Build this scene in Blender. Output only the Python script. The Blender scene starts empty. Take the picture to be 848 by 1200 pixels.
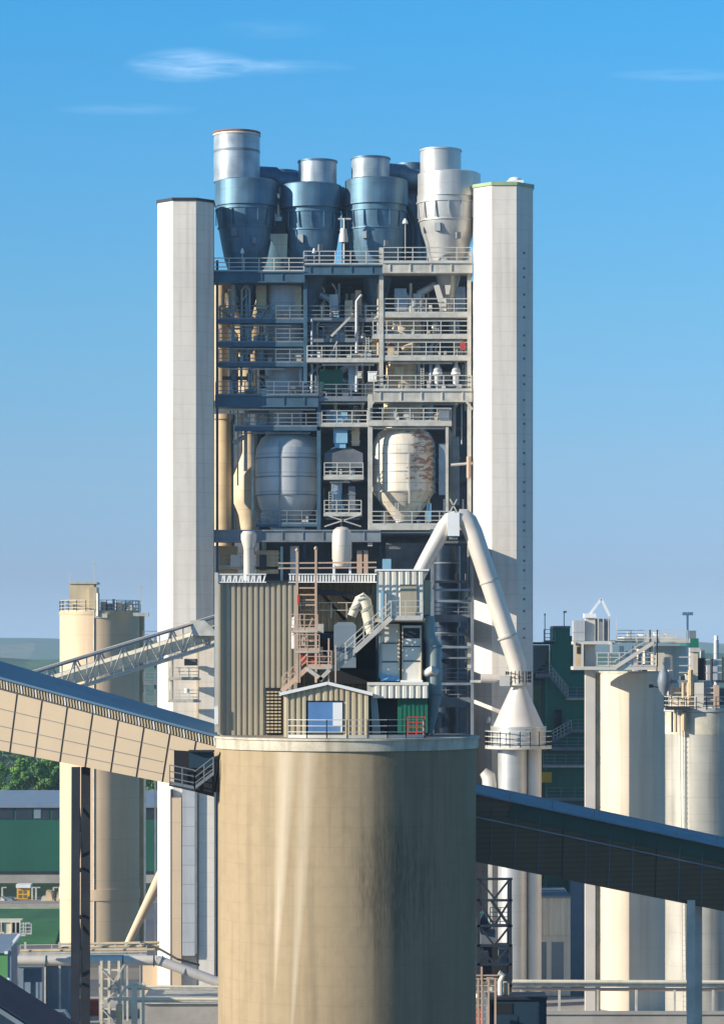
import bpy, math, random
from mathutils import Vector
random.seed(7)
R = math.radians
# ------------------------------------------------------------------ scene, camera
sc = bpy.context.scene
COL = sc.collection
F, HX, HY, HC = 3570.0, 424.0, 770.0, 44.5      # focal length in px of an 848x1200 frame, principal column, horizon row, camera height


def X(px, D):
    return (px - HX) * D / F


def Z(py, D):
    return HC - (py - HY) * D / F


def P(px, py, D):
    return Vector((X(px, D), D, Z(py, D)))


def GD(py):
    """distance at which the level ground shows at row py"""
    return HC * F / (py - HY)


def BASE(D):
    """frame row of the ground at distance D"""
    return HY + HC * F / D


cam = bpy.data.cameras.new('camera')
co = bpy.data.objects.new('camera', cam)
COL.objects.link(co)
co.location = (0, 0, HC)
co.rotation_euler = (R(90), 0, 0)
cam.sensor_fit = 'VERTICAL'
cam.sensor_height = 24
cam.sensor_width = 24
cam.lens = F / 1200 * 24
cam.shift_y = (HY - 600) / 1200
cam.clip_start = 1
cam.clip_end = 60000
sc.camera = co

# ------------------------------------------------------------------ light
AZ, EL = R(68), R(20)
sdir = Vector((-math.sin(AZ) * math.cos(EL), -math.cos(AZ) * math.cos(EL), math.sin(EL)))
sun = bpy.data.lights.new('sun', 'SUN')
so = bpy.data.objects.new('sun', sun)
COL.objects.link(so)
so.rotation_euler = (-sdir).to_track_quat('-Z', 'Y').to_euler()
so.location = (-200, 0, 200)
sun.energy = 5.0
sun.angle = R(0.5)
sun.color = (1.0, 0.90, 0.76)

w = bpy.data.worlds.new('World')
sc.world = w
w.use_nodes = True
nt = w.node_tree
nt.nodes.clear()


def N(nt, t, **kw):
    n = nt.nodes.new(t)
    for k, v in kw.items():
        setattr(n, k, v)
    return n


def math_n(nt, op, a, b=None, c=None, clamp=False):
    n = N(nt, 'ShaderNodeMath', operation=op, use_clamp=clamp)
    for i, v in enumerate((a, b, c)):
        if v is None:
            continue
        if isinstance(v, (int, float)):
            n.inputs[i].default_value = v
        else:
            nt.links.new(v, n.inputs[i])
    return n.outputs[0]


sky = N(nt, 'ShaderNodeTexSky', sky_type='NISHITA')
sky.sun_disc = False
sky.sun_elevation = EL
sky.sun_rotation = math.atan2(sdir.x, sdir.y)
sky.altitude = 100
sky.air_density = 1.0
sky.dust_density = 0.2
sky.ozone_density = 6.0
hs = N(nt, 'ShaderNodeHueSaturation')
hs.inputs['Saturation'].default_value = 1.0
hs.inputs['Value'].default_value = 1.0
nt.links.new(sky.outputs[0], hs.inputs['Color'])
# thin cirrus wisps, set by direction in the sky
tc = N(nt, 'ShaderNodeTexCoord')
sx = N(nt, 'ShaderNodeSeparateXYZ')
nt.links.new(tc.outputs['Generated'], sx.inputs[0])
ay = math_n(nt, 'MAXIMUM', sx.outputs[1], 0.05)
u = math_n(nt, 'DIVIDE', sx.outputs[0], ay)
v = math_n(nt, 'DIVIDE', sx.outputs[2], ay)
cmb = N(nt, 'ShaderNodeCombineXYZ')
nt.links.new(math_n(nt, 'MULTIPLY', u, 60.0), cmb.inputs[0])
nt.links.new(math_n(nt, 'MULTIPLY', v, 420.0), cmb.inputs[1])
nz = N(nt, 'ShaderNodeTexNoise')
nz.inputs['Scale'].default_value = 1.0
nz.inputs['Detail'].default_value = 5
nz.inputs['Distortion'].default_value = 0.6
nt.links.new(cmb.outputs[0], nz.inputs['Vector'])
tot = None
for (cx, cy, wx, wy, s) in ((222, 76, 78, 22, 1.0), (250, 78, 110, 14, .5), (330, 78, 95, 9, .45), (800, 88, 95, 8, .5), (150, 128, 90, 8, .32), (320, 34, 70, 14, .22)):
    du = math_n(nt, 'DIVIDE', math_n(nt, 'SUBTRACT', u, (cx - HX) / F), wx / F)
    dv = math_n(nt, 'DIVIDE', math_n(nt, 'SUBTRACT', v, (HY - cy) / F), wy / F)
    r2 = math_n(nt, 'ADD', math_n(nt, 'MULTIPLY', du, du), math_n(nt, 'MULTIPLY', dv, dv))
    m = math_n(nt, 'MULTIPLY', math_n(nt, 'SUBTRACT', 1.0, r2, clamp=True), s)
    tot = m if tot is None else math_n(nt, 'ADD', tot, m)
nn = math_n(nt, 'SUBTRACT', math_n(nt, 'MULTIPLY', nz.outputs[0], 2.1), 0.55, clamp=True)
cov = math_n(nt, 'MULTIPLY', math_n(nt, 'MULTIPLY', tot, nn), 0.5, clamp=True)
mx = N(nt, 'ShaderNodeMix', data_type='RGBA')
# clear-air tint by elevation: takes the low yellow out of the model sky
TINT = [(0.0, (0.64, 0.82, 1.38)), (0.0112, (0.62, 0.79, 1.22)), (0.0252, (0.578, 0.656, 0.975)), (0.0643, (0.663, 0.756, 0.905)), (0.1141, (0.624, 0.89, 0.943)), (0.1631, (0.535, 0.973, 1.046)), (0.2056, (0.407, 1.041, 1.136)), (1.0, (0.704, 1.02, 1.068))]
TK = 4.0
cr = N(nt, 'ShaderNodeValToRGB')
nt.links.new(sx.outputs[2], cr.inputs[0])
while len(cr.color_ramp.elements) < len(TINT):
    cr.color_ramp.elements.new(.5)
for e, (p_, c_) in zip(cr.color_ramp.elements, TINT):
    e.position = p_
    e.color = (c_[0] / TK, c_[1] / TK, c_[2] / TK, 1)
tm = N(nt, 'ShaderNodeVectorMath', operation='MULTIPLY')
nt.links.new(hs.outputs[0], tm.inputs[0])
nt.links.new(cr.outputs[0], tm.inputs[1])
tk = N(nt, 'ShaderNodeVectorMath', operation='SCALE')
tk.inputs['Scale'].default_value = TK
nt.links.new(tm.outputs[0], tk.inputs[0])
nt.links.new(cov, mx.inputs[0])
nt.links.new(tk.outputs[0], mx.inputs[6])
mx.inputs[7].default_value = (3.6, 5.4, 7.6, 1)
bg = N(nt, 'ShaderNodeBackground')
bg.inputs['Strength'].default_value = 0.11
nt.links.new(mx.outputs[2], bg.inputs['Color'])
wo = N(nt, 'ShaderNodeOutputWorld')
nt.links.new(bg.outputs[0], wo.inputs['Surface'])

sc.view_settings.view_transform = 'Standard'
sc.view_settings.look = 'None'
sc.view_settings.exposure = 0.55
sc.view_settings.gamma = 1
sc.view_settings.use_curve_mapping = False
sc.render.engine = 'CYCLES'
sc.cycles.max_bounces = 6
sc.cycles.volume_bounces = 0
sc.cycles.use_denoising = True

# ------------------------------------------------------------------ materials


def lin(c):
    out = []
    for q in c:
        q /= 255.0
        out.append(q / 12.92 if q <= .04045 else ((q + .055) / 1.055) ** 2.4)
    return (out[0], out[1], out[2], 1)


MATS = {}


def M(name, rgb, rough=.65, metal=0.0, var=.18, scale=.5, streak=0.0, dirt=(95, 80, 62), seam=None, vseam=None,
      bump=0.0, rust=0.0, rustcol=(120, 62, 30), spec=None, fine=0.0):
    """painted or bare surface: broad tone variation, vertical dirt streaks, thin horizontal / vertical seams, rust"""
    m = bpy.data.materials.new(name)
    m.use_nodes = True
    nt = m.node_tree
    b = nt.nodes['Principled BSDF']
    b.inputs['Roughness'].default_value = rough
    b.inputs['Metallic'].default_value = metal
    if spec is not None:
        b.inputs['Specular IOR Level'].default_value = spec
    tc = N(nt, 'ShaderNodeTexCoord')
    obj = tc.outputs['Object']
    base = lin(rgb)

    def noise(sv, detail=4, dist=0.0):
        mp = N(nt, 'ShaderNodeMapping')
        mp.inputs['Scale'].default_value = sv
        nt.links.new(obj, mp.inputs[0])
        nz = N(nt, 'ShaderNodeTexNoise')
        nz.inputs['Scale'].default_value = 1
        nz.inputs['Detail'].default_value = detail
        nz.inputs['Distortion'].default_value = dist
        nt.links.new(mp.outputs[0], nz.inputs['Vector'])
        return nz.outputs[0]

    def ramp(fac, a, c):
        return math_n(nt, 'DIVIDE', math_n(nt, 'SUBTRACT', fac, a), c - a, clamp=True)

    def mix(fac, c1, c2):
        mx = N(nt, 'ShaderNodeMix', data_type='RGBA')
        for i, q in ((0, fac), (6, c1), (7, c2)):
            if isinstance(q, (int, float, tuple)):
                mx.inputs[i].default_value = q
            else:
                nt.links.new(q, mx.inputs[i])
        return mx.outputs[2]
    hi = tuple(min(1, q * (1 + var)) for q in base[:3]) + (1,)
    lo = tuple(q * (1 - var) for q in base[:3]) + (1,)
    n1 = noise((scale, scale, scale))
    c = mix(ramp(n1, .3, .7), lo, hi)
    if fine:
        n4 = noise((scale * 9, scale * 9, scale * 9), 3)
        c = mix(math_n(nt, 'MULTIPLY', ramp(n4, .45, .75), fine), c, tuple(q * .5 for q in base[:3]) + (1,))
    if streak:
        n2 = noise((1.3, 1.3, .06), 5)
        c = mix(math_n(nt, 'MULTIPLY', ramp(n2, .48, .78), streak), c, lin(dirt))
    if rust:
        n3 = noise((.9, .9, 2.4), 9, .3)
        spx = N(nt, 'ShaderNodeSeparateXYZ')
        nt.links.new(obj, spx.inputs[0])
        side = ramp(spx.outputs[0], -1.2, 3.2)          # rust gathers on one flank and above the cone
        up = ramp(spx.outputs[2], 2.5, 6.0)
        k_ = math_n(nt, 'MULTIPLY', math_n(nt, 'MULTIPLY', side, up), .24)
        c = mix(math_n(nt, 'MULTIPLY', ramp(math_n(nt, 'ADD', n3, k_), .66, .76), .8), c, lin(rustcol))
    dk = tuple(q * .45 for q in base[:3]) + (1,)
    if seam or vseam:
        sp = N(nt, 'ShaderNodeSeparateXYZ')
        nt.links.new(obj, sp.inputs[0])
        if seam:
            fr = math_n(nt, 'FRACT', math_n(nt, 'DIVIDE', math_n(nt, 'ADD', sp.outputs[2], 1000.0), seam[0]))
            c = mix(math_n(nt, 'MULTIPLY', math_n(nt, 'LESS_THAN', fr, seam[1] / seam[0]), seam[2]), c, dk)
        if vseam:
            fr = math_n(nt, 'FRACT', math_n(nt, 'DIVIDE', math_n(nt, 'ADD', sp.outputs[0], 1000.0), vseam[0]))
            c = mix(math_n(nt, 'MULTIPLY', math_n(nt, 'LESS_THAN', fr, vseam[1] / vseam[0]), vseam[2]), c, dk)
    nt.links.new(c, b.inputs['Base Color'])
    rv = math_n(nt, 'ADD', rough - .08, math_n(nt, 'MULTIPLY', n1, .16))
    nt.links.new(rv, b.inputs['Roughness'])
    if bump:
        bp = N(nt, 'ShaderNodeBump')
        bp.inputs['Strength'].default_value = bump
        bp.inputs['Distance'].default_value = .12
        nt.links.new(noise((2.2, 2.2, 2.2), 4), bp.inputs['Height'])
        nt.links.new(bp.outputs[0], b.inputs['Normal'])
    MATS[name] = m
    return m


M('shaft_concrete', (218, 210, 197), .85, var=.07, scale=.12, streak=.4, dirt=(168, 152, 136), seam=(1.9, .09, .22), fine=.1)
M('navy_steel', (42, 58, 76), .35, .45, var=.25, scale=.5, seam=(1.4, .08, .5))
M('shaded_blue_steel', (62, 94, 112), .6, .15, var=.22, scale=.6, streak=.25, dirt=(50, 54, 62))  # frame steel with the bluish shade of the left bays put into its colour
M('rust_lip', (150, 96, 74), .8)
M('silo_concrete', (162, 143, 112), .72, var=.06, scale=.12, streak=.45, dirt=(104, 92, 70), fine=.2, bump=.12, seam=(1.25, .05, .16), spec=.3)
M('rim_concrete', (196, 186, 164), .75, var=.2, scale=.6, streak=.6, dirt=(104, 96, 80), fine=.3)
M('roof_slab', (120, 112, 100), .9, var=.25)
M('far_silo_cream', (214, 188, 154), .7, var=.07, scale=.15, streak=.25, dirt=(170, 140, 105), seam=(6.2, .08, .3))
M('white_silo', (208, 194, 172), .6, var=.08, scale=.12, streak=.42, dirt=(176, 142, 114), seam=(2.4, .06, .15))
M('dusty_steel_silo', (178, 172, 158), .5, .2, var=.12, scale=.2, streak=.5, dirt=(90, 80, 66), seam=(2.0, .06, .25))
M('cyclone_steel', (88, 122, 142), .5, .45, var=.25, scale=.45, streak=.6, dirt=(70, 74, 78), seam=(2.1, .06, .35), vseam=(1.7, .05, .35))  # blue of the shaded, sky-lit metal put into the base colour
M('pale_cyclone', (188, 188, 184), .42, .45, var=.1, scale=.3, streak=.3, dirt=(140, 124, 104), seam=(2.1, .06, .25))
M('weathered_silver', (158, 170, 178), .45, .4, var=.2, scale=.5, streak=.45, dirt=(96, 96, 98), seam=(2.1, .06, .3))
M('white_duct', (210, 200, 186), .5, .15, var=.08, scale=.3, streak=.2, dirt=(170, 160, 140))
M('tan_duct', (205, 180, 140), .7, var=.15, scale=.4, streak=.4, dirt=(140, 110, 75), seam=(3.0, .08, .3))
M('frame_steel', (122, 130, 136), .6, .2, var=.2, scale=.6, streak=.25, dirt=(70, 62, 52))
M('pale_steel', (188, 184, 172), .6, .1, var=.18, scale=.8, streak=.35, dirt=(110, 96, 76))
M('rail_steel', (192, 190, 180), .55, .15, var=.12)
M('dark_steel', (38, 44, 52), .6, .2, var=.25)
M('interior_steel', (98, 104, 110), .7, .1, var=.3, scale=.35, fine=.3)
M('vessel_steel', (186, 188, 188), .55, .25, var=.1, scale=.3, streak=.3, dirt=(120, 110, 96), seam=(2.5, .1, .6))
M('rusty_vessel', (220, 210, 190), .6, .1, var=.1, scale=.3, streak=.6, dirt=(176, 124, 80), seam=(2.5, .12, .6), rust=.75, rustcol=(140, 80, 44))
M('cream_steel', (216, 196, 164), .6, .1, var=.14, scale=.4, streak=.5, dirt=(168, 130, 92), seam=(2.5, .12, .4))
M('grey_cladding', (170, 160, 138), .55, .2, var=.08, scale=.3, streak=.3, dirt=(130, 120, 100))
M('beige_cladding', (196, 180, 148), .6, .1, var=.1, scale=.3, streak=.3, dirt=(130, 112, 84))
M('white_cladding', (222, 216, 200), .55, .1, var=.07, scale=.3, streak=.3, dirt=(150, 140, 118))
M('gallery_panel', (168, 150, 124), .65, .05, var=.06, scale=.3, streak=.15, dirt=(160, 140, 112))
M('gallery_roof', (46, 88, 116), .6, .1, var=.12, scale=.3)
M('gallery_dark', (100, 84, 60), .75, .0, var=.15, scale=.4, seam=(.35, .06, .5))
M('blue_paint', (84, 128, 176), .55, var=.12, scale=.5, streak=.3, dirt=(150, 150, 150))
M('pale_blue', (126, 170, 194), .55, var=.1)
M('green_paint', (20, 98, 74), .55, var=.14, scale=.4, streak=.15, dirt=(10, 60, 44))
M('dark_green', (30, 62, 48), .6, var=.2)
M('green_wall', (8, 84, 64), .6, var=.12, scale=.1, vseam=(1.2, .08, .3))
M('teal_wall', (28, 112, 90), .55, .1, var=.18, scale=.15, vseam=(1.0, .08, .35), seam=(4, .1, .3))
M('mint_wall', (136, 158, 110), .6, var=.12, scale=.3, vseam=(.8, .08, .3))
M('grass_green_wall', (84, 140, 82), .6, var=.1, scale=.3, vseam=(.8, .08, .25))
M('teal_duct', (130, 142, 138), .5, .2, var=.12)
M('pink_scaffold', (188, 160, 136), .6, var=.12)
M('red_paint', (176, 60, 44), .6, var=.2)
M('yellow_paint', (226, 170, 24), .5, var=.1)
M('white_paint', (228, 228, 224), .5, var=.06)
M('dark_void', (18, 22, 26), .8, var=.3)
M('glass_dark', (38, 52, 60), .12, .0, var=.3, spec=.8)
M('light_roof', (122, 138, 150), .6, .2, var=.08)
M('slate_roof', (20, 52, 70), .65, .1, var=.15, scale=.4)
M('belt_cream', (214, 204, 178), .6, var=.1, scale=.4, streak=.2)
M('asphalt', (92, 92, 92), .9, var=.22, scale=.04, fine=.3)
M('dirt_ground', (132, 122, 106), .95, var=.22, scale=.05, fine=.3)
M('concrete_pad', (160, 154, 144), .9, var=.15, scale=.15, fine=.25)
M('bark', (92, 76, 60), .9, var=.2)
M('rubber', (24, 24, 24), .8)
M('slot_grey', (130, 126, 124), .8)
M('trim_green', (150, 170, 130), .6)

# ------------------------------------------------------------------ mesh builder


class Mb:
    def __init__(s):
        s.v = []
        s.f = []

    def add(s, vs, fs):
        o = len(s.v)
        s.v += [Vector(q) for q in vs]
        s.f += [tuple(i + o for i in f) for f in fs]
        return s

    def box(s, x0, x1, y0, y1, z0, z1):
        vs = [(x, y, z) for z in (z0, z1) for (x, y) in ((x0, y0), (x1, y0), (x1, y1), (x0, y1))]
        return s.add(vs, [(3, 2, 1, 0), (4, 5, 6, 7), (0, 1, 5, 4), (1, 2, 6, 5), (2, 3, 7, 6), (3, 0, 4, 7)])

    def bp(s, a, b, c, d, D, dep):
        """box whose front face, at distance D, fills columns a..c and rows b..d of the frame; dep metres deep"""
        return s.box(X(a, D), X(c, D), D, D + dep, Z(d, D), Z(b, D))

    def hexa(s, q):
        """8 points: bottom ring then top ring"""
        return s.add(q, [(3, 2, 1, 0), (4, 5, 6, 7), (0, 1, 5, 4), (1, 2, 6, 5), (2, 3, 7, 6), (3, 0, 4, 7)])

    def bar(s, a, b, w, h=None):
        a = Vector(a)
        b = Vector(b)
        h = h or w
        d = (b - a)
        if d.length < 1e-6:
            return s
        d.normalize()
        up = Vector((0, 0, 1)) if abs(d.z) < .95 else Vector((0, 1, 0))
        sd = d.cross(up).normalized()
        up = sd.cross(d).normalized()
        q = []
        for p in (a, b):
            for (i, j) in ((-1, -1), (1, -1), (1, 1), (-1, 1)):
                q.append(p + sd * i * w / 2 + up * j * h / 2)
        return s.add(q, [(3, 2, 1, 0), (4, 5, 6, 7), (0, 1, 5, 4), (1, 2, 6, 5), (2, 3, 7, 6), (3, 0, 4, 7)])

    def tube(s, pts, r, seg=14, cap=True):
        pts = [Vector(p) for p in pts]
        n = len(pts)
        rs = r if isinstance(r, (list, tuple)) else [r] * n
        rings = []
        ref = None
        for i, p in enumerate(pts):
            d = (pts[min(i + 1, n - 1)] - pts[max(i - 1, 0)]).normalized()
            if ref is None:
                ref = Vector((0, 1, 0)) if abs(d.y) < .9 else Vector((0, 0, 1))
            sd = d.cross(ref).normalized()
            up = sd.cross(d).normalized()
            ref = up if abs(ref.dot(d)) > .9 else ref
            rings.append([p + (sd * math.cos(2 * math.pi * k / seg) + up * math.sin(2 * math.pi * k / seg)) * rs[i] for k in range(seg)])
        vs = [q for rg in rings for q in rg]
        fs = []
        for i in range(n - 1):
            for k in range(seg):
                k2 = (k + 1) % seg
                fs.append((i * seg + k, i * seg + k2, (i + 1) * seg + k2, (i + 1) * seg + k))
        if cap:
            fs.append(tuple(range(seg - 1, -1, -1)))
            fs.append(tuple((n - 1) * seg + k for k in range(seg)))
        return s.add(vs, fs)

    def lathe(s, cx, cy, prof, seg=40, a0=0.0):
        vs = []
        fs = []
        n = len(prof)
        for (r, z) in prof:
            for k in range(seg):
                t = a0 + 2 * math.pi * k / seg
                vs.append((cx + r * math.cos(t), cy + r * math.sin(t), z))
        for i in range(n - 1):
            for k in range(seg):
                k2 = (k + 1) % seg
                fs.append((i * seg + k, i * seg + k2, (i + 1) * seg + k2, (i + 1) * seg + k))
        if prof[0][0] > .01:
            fs.append(tuple(range(seg - 1, -1, -1)))
        if prof[-1][0] > .01:
            fs.append(tuple((n - 1) * seg + k for k in range(seg)))
        return s.add(vs, fs)

    def lp(s, px, D, prof, seg=40):
        """lathe given in pixels: centre column px at distance D, profile [(radius px, row)] any order"""
        pr = [(r * D / F, Z(y, D)) for (r, y) in prof]
        if pr[0][1] > pr[-1][1]:
            pr = pr[::-1]
        return s.lathe(X(px, D), D, pr, seg)

    def corr(s, a, b, z0, z1, pitch=.33, amp=.07, th=.03, z1b=None):
        """trapezoid-profile sheet standing from a to b (xy), outward side to the right of a->b; top may slope to z1b"""
        a = Vector((a[0], a[1]))
        b = Vector((b[0], b[1]))
        L = (b - a).length
        d = (b - a) / L
        n = Vector((d.y, -d.x))
        z1b = z1 if z1b is None else z1b
        k = max(1, round(L / pitch))
        p = L / k
        pr = []
        for i in range(k):
            for (t, o) in ((0, 0), (.3, 0), (.42, 1), (.88, 1)):
                pr.append(((i + t) * p, o * amp))
        pr.append((L, 0))
        vs = []
        for (t, o) in pr:
            for q in (o, -th):
                xy = a + d * t + n * q
                zt = z1 + (z1b - z1) * t / L
                vs.append((xy.x, xy.y, z0))
                vs.append((xy.x, xy.y, zt))
        fs = []
        m = len(pr)
        for i in range(m - 1):
            o = i * 4
            fs += [(o, o + 4, o + 5, o + 1), (o + 6, o + 2, o + 3, o + 7), (o + 1, o + 5, o + 7, o + 3), (o, o + 2, o + 6, o + 4)]
        fs += [(0, 1, 3, 2), (4 * m - 4, 4 * m - 2, 4 * m - 1, 4 * m - 3)]
        return s.add(vs, fs)

    def prism(s, poly, y0, y1):
        """polygon in xz extruded from y0 to y1"""
        n = len(poly)
        vs = [(p[0], y0, p[1]) for p in poly] + [(p[0], y1, p[1]) for p in poly]
        fs = [tuple(range(n - 1, -1, -1)), tuple(range(n, 2 * n))] + [(i, (i + 1) % n, n + (i + 1) % n, n + i) for i in range(n)]
        return s.add(vs, fs)

    def rail(s, pts, h=1.15, n=3, sp=1.6, t=.07, toe=True):
        """handrail along pts (on the deck surface)"""
        for a, b in zip(pts[:-1], pts[1:]):
            a = Vector(a)
            b = Vector(b)
            for k in range(1, n + 1):
                o = Vector((0, 0, h * k / n))
                s.bar(a + o, b + o, t * .9)
            if toe:
                s.bar(a + Vector((0, 0, .1)), b + Vector((0, 0, .1)), t * .6, .2)
            m = max(1, round((b - a).length / sp))
            for i in range(m + 1):
                p = a.lerp(b, i / m)
                s.bar(p, p + Vector((0, 0, h)), t)
        return s


CREATED = {}


def _mesh(name, mb, off, mat):
    me = bpy.data.meshes.new(name)
    me.from_pydata([tuple(q - off) for q in mb.v], [], mb.f)
    me.validate()
    import bmesh
    bm = bmesh.new()
    bm.from_mesh(me)
    bmesh.ops.recalc_face_normals(bm, faces=bm.faces)
    bm.to_mesh(me)
    bm.free()
    me.shade_smooth()
    me.set_sharp_from_angle(angle=R(32))
    me.materials.append(MATS[mat] if isinstance(mat, str) else mat)
    return me


def _base(mb):
    xs = [q.x for q in mb.v]
    ys = [q.y for q in mb.v]
    zs = [q.z for q in mb.v]
    return Vector(((min(xs) + max(xs)) / 2, (min(ys) + max(ys)) / 2, min(zs)))


ORG = {}


def solo(name, mb, mat, label=None, cat=None, group=None, kind=None):
    off = _base(mb)
    o = bpy.data.objects.new(name, _mesh(name, mb, off, mat))
    o.location = off
    COL.objects.link(o)
    ORG[o.name] = off
    if label:
        o['label'] = label
    if cat:
        o['category'] = cat
    if group:
        o['group'] = group
    if kind:
        o['kind'] = kind
    return o


def thing(name, loc, label, cat, group=None):
    o = bpy.data.objects.new(name, None)
    o.location = loc
    o.empty_display_size = .5
    o['label'] = label
    o['category'] = cat
    if group:
        o['group'] = group
    COL.objects.link(o)
    ORG[o.name] = Vector(loc)
    return o


def part(name, mb, mat, parent, label=None, kind=None):
    off = ORG[parent.name]
    o = bpy.data.objects.new(name, _mesh(name, mb, off, mat))
    COL.objects.link(o)
    o.parent = parent
    ORG[o.name] = off
    if label:
        o['label'] = label
    if kind:
        o['kind'] = kind
    return o


def copy_thing(o, delta, label=None):
    """copy of a thing with its parts and sub-parts, moved by delta"""
    def rec(q, par):
        c = q.copy()
        COL.objects.link(c)
        c.parent = par
        for ch in [h for h in q.children]:
            rec(ch, c)
        return c
    c = rec(o, None)
    c.location = o.location + Vector(delta)
    if label:
        c['label'] = label
    return c

# ================================================================== NEAR: storage silo with its rooftop plant (D ~ 200)
SD = 200.0


def stain_shade_silo():
    m = MATS['silo_concrete']
    nt = m.node_tree
    bs = nt.nodes['Principled BSDF']
    src = bs.inputs['Base Color'].links[0].from_socket
    tc = N(nt, 'ShaderNodeTexCoord')
    sp = N(nt, 'ShaderNodeSeparateXYZ')
    nt.links.new(tc.outputs['Object'], sp.inputs[0])
    x, z = sp.outputs[0], sp.outputs[2]
    mp = N(nt, 'ShaderNodeMapping')
    mp.inputs['Scale'].default_value = (3.2, 3.2, .16)
    nt.links.new(tc.outputs['Object'], mp.inputs[0])
    nz = N(nt, 'ShaderNodeTexNoise')
    nz.inputs['Scale'].default_value = 1
    nz.inputs['Detail'].default_value = 6
    nt.links.new(mp.outputs[0], nz.inputs['Vector'])
    cur = src

    def blend(mask, colr, cur):
        mx = N(nt, 'ShaderNodeMix', data_type='RGBA')
        nt.links.new(mask, mx.inputs[0])
        nt.links.new(cur, mx.inputs[6])
        mx.inputs[7].default_value = lin(colr)
        return mx.outputs[2]
    # pale lime drips that narrow as they run down and lean a little
    for (x0, w0, zb, lean, s) in ((-3.75, .7, 22.0, .05, .6), (-2.35, .6, 17.5, .06, .45)):
        cx = math_n(nt, 'ADD', math_n(nt, 'MULTIPLY', math_n(nt, 'SUBTRACT', z, ST), lean), x0)
        hgt = math_n(nt, 'DIVIDE', math_n(nt, 'SUBTRACT', z, zb), ST - 1 - zb, clamp=True)
        wd = math_n(nt, 'ADD', math_n(nt, 'MULTIPLY', hgt, w0), .02)
        d = math_n(nt, 'DIVIDE', math_n(nt, 'ABSOLUTE', math_n(nt, 'SUBTRACT', x, cx)), wd)
        mk = math_n(nt, 'MULTIPLY', math_n(nt, 'SUBTRACT', 1.15, d, clamp=True), math_n(nt, 'MULTIPLY', math_n(nt, 'MULTIPLY', hgt, 3.0, clamp=True), s))
        mk = math_n(nt, 'MULTIPLY', mk, math_n(nt, 'ADD', nz.outputs[0], .35), clamp=True)
        front = math_n(nt, 'LESS_THAN', sp.outputs[1], 0.0)
        cur = blend(math_n(nt, 'MULTIPLY', mk, front), (214, 200, 176), cur)
    # soot patch
    dx = math_n(nt, 'DIVIDE', math_n(nt, 'SUBTRACT', x, 3.1), 3.2)
    dz = math_n(nt, 'DIVIDE', math_n(nt, 'SUBTRACT', z, ST - 9.3), 5.0)
    r2 = math_n(nt, 'ADD', math_n(nt, 'MULTIPLY', dx, dx), math_n(nt, 'MULTIPLY', dz, dz))
    vz = N(nt, 'ShaderNodeTexNoise')
    mp2 = N(nt, 'ShaderNodeMapping')
    mp2.inputs['Scale'].default_value = (9, 9, 1.2)
    nt.links.new(tc.outputs['Object'], mp2.inputs[0])
    nt.links.new(mp2.outputs[0], vz.inputs['Vector'])
    vz.inputs['Detail'].default_value = 4
    vz.inputs['Scale'].default_value = 1
    edge = math_n(nt, 'SUBTRACT', math_n(nt, 'ADD', math_n(nt, 'MULTIPLY', nz.outputs[0], 1.6), .2), r2, clamp=True)
    mk = math_n(nt, 'MULTIPLY', edge, math_n(nt, 'SUBTRACT', math_n(nt, 'MULTIPLY', vz.outputs[0], 3.0), .9, clamp=True))
    cur = blend(math_n(nt, 'MULTIPLY', mk, .5, clamp=True), (58, 50, 40), cur)
    # shade of the right flank put into the colour, grime-streaked, past a vertical edge
    flank_shade = math_n(nt, 'DIVIDE', math_n(nt, 'SUBTRACT', x, 1.55), .25, clamp=True)
    cur = blend(math_n(nt, 'MULTIPLY', flank_shade, math_n(nt, 'ADD', math_n(nt, 'MULTIPLY', nz.outputs[0], .5), .12)), (84, 74, 56), cur)
    # olive tint growing toward one flank
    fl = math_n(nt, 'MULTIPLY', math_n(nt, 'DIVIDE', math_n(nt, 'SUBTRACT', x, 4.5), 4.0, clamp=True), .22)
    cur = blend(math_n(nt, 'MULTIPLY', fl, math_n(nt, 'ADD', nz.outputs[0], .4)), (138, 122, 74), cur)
    nt.links.new(cur, bs.inputs['Base Color'])


SX = X(406.5, SD)
SR = 151 * SD / F * .999
ST = Z(862, SD)                     # roof level
stain_shade_silo()
silo = thing('storage_silo', (SX, SD, 0), 'huge tan concrete storage silo in the foreground with streaked wall and pale rim', 'silo')
m = Mb()
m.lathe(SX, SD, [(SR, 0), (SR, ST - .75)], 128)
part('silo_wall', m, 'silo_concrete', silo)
m = Mb()
m.lathe(SX, SD, [(SR + .14, ST - .78), (SR + .16, ST - .12), (SR + .26, ST - .12), (SR + .26, ST + .0), (SR - .2, ST + .02)], 128)
part('silo_rim', m, 'rim_concrete', silo)
m = Mb()
m.lathe(SX, SD, [(SR - .25, ST - .3), (SR - .25, ST + .04)], 96)
part('roof_slab', m, 'roof_slab', silo)
# handrail along the front edge of the roof: ring segments
m = Mb()
pts = []
for k in range(0, 15):
    t = R(-152 + k * 8.9)
    if k > 12:
        break
    pts.append(Vector((SX + (SR - .15) * math.cos(t), SD + (SR - .15) * math.sin(t), ST + .05)))
pts = [p for p in pts if X(328, 193) < p.x < X(514, 193)]
m.rail(pts, 1.15, 3, 1.4, .06)
part('railing', m, 'rail_steel', silo)
m = Mb()
p0 = pts[-1]
m.rail([p0 + Vector((-1.0, -.02, 0)), p0 + Vector((.1, .05, 0))], 1.3, 4, .5, .08)
part('gate_railing', m, 'red_paint', silo, 'red railing gate at the right end of the rooftop handrail')
m = Mb()
m.tube([(SX - 2.3, SD - SR * .966 - .12, ST - .9), (SX - 2.3, SD - SR * .966 - .12, ST - 1.2)], .1, 8)

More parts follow.
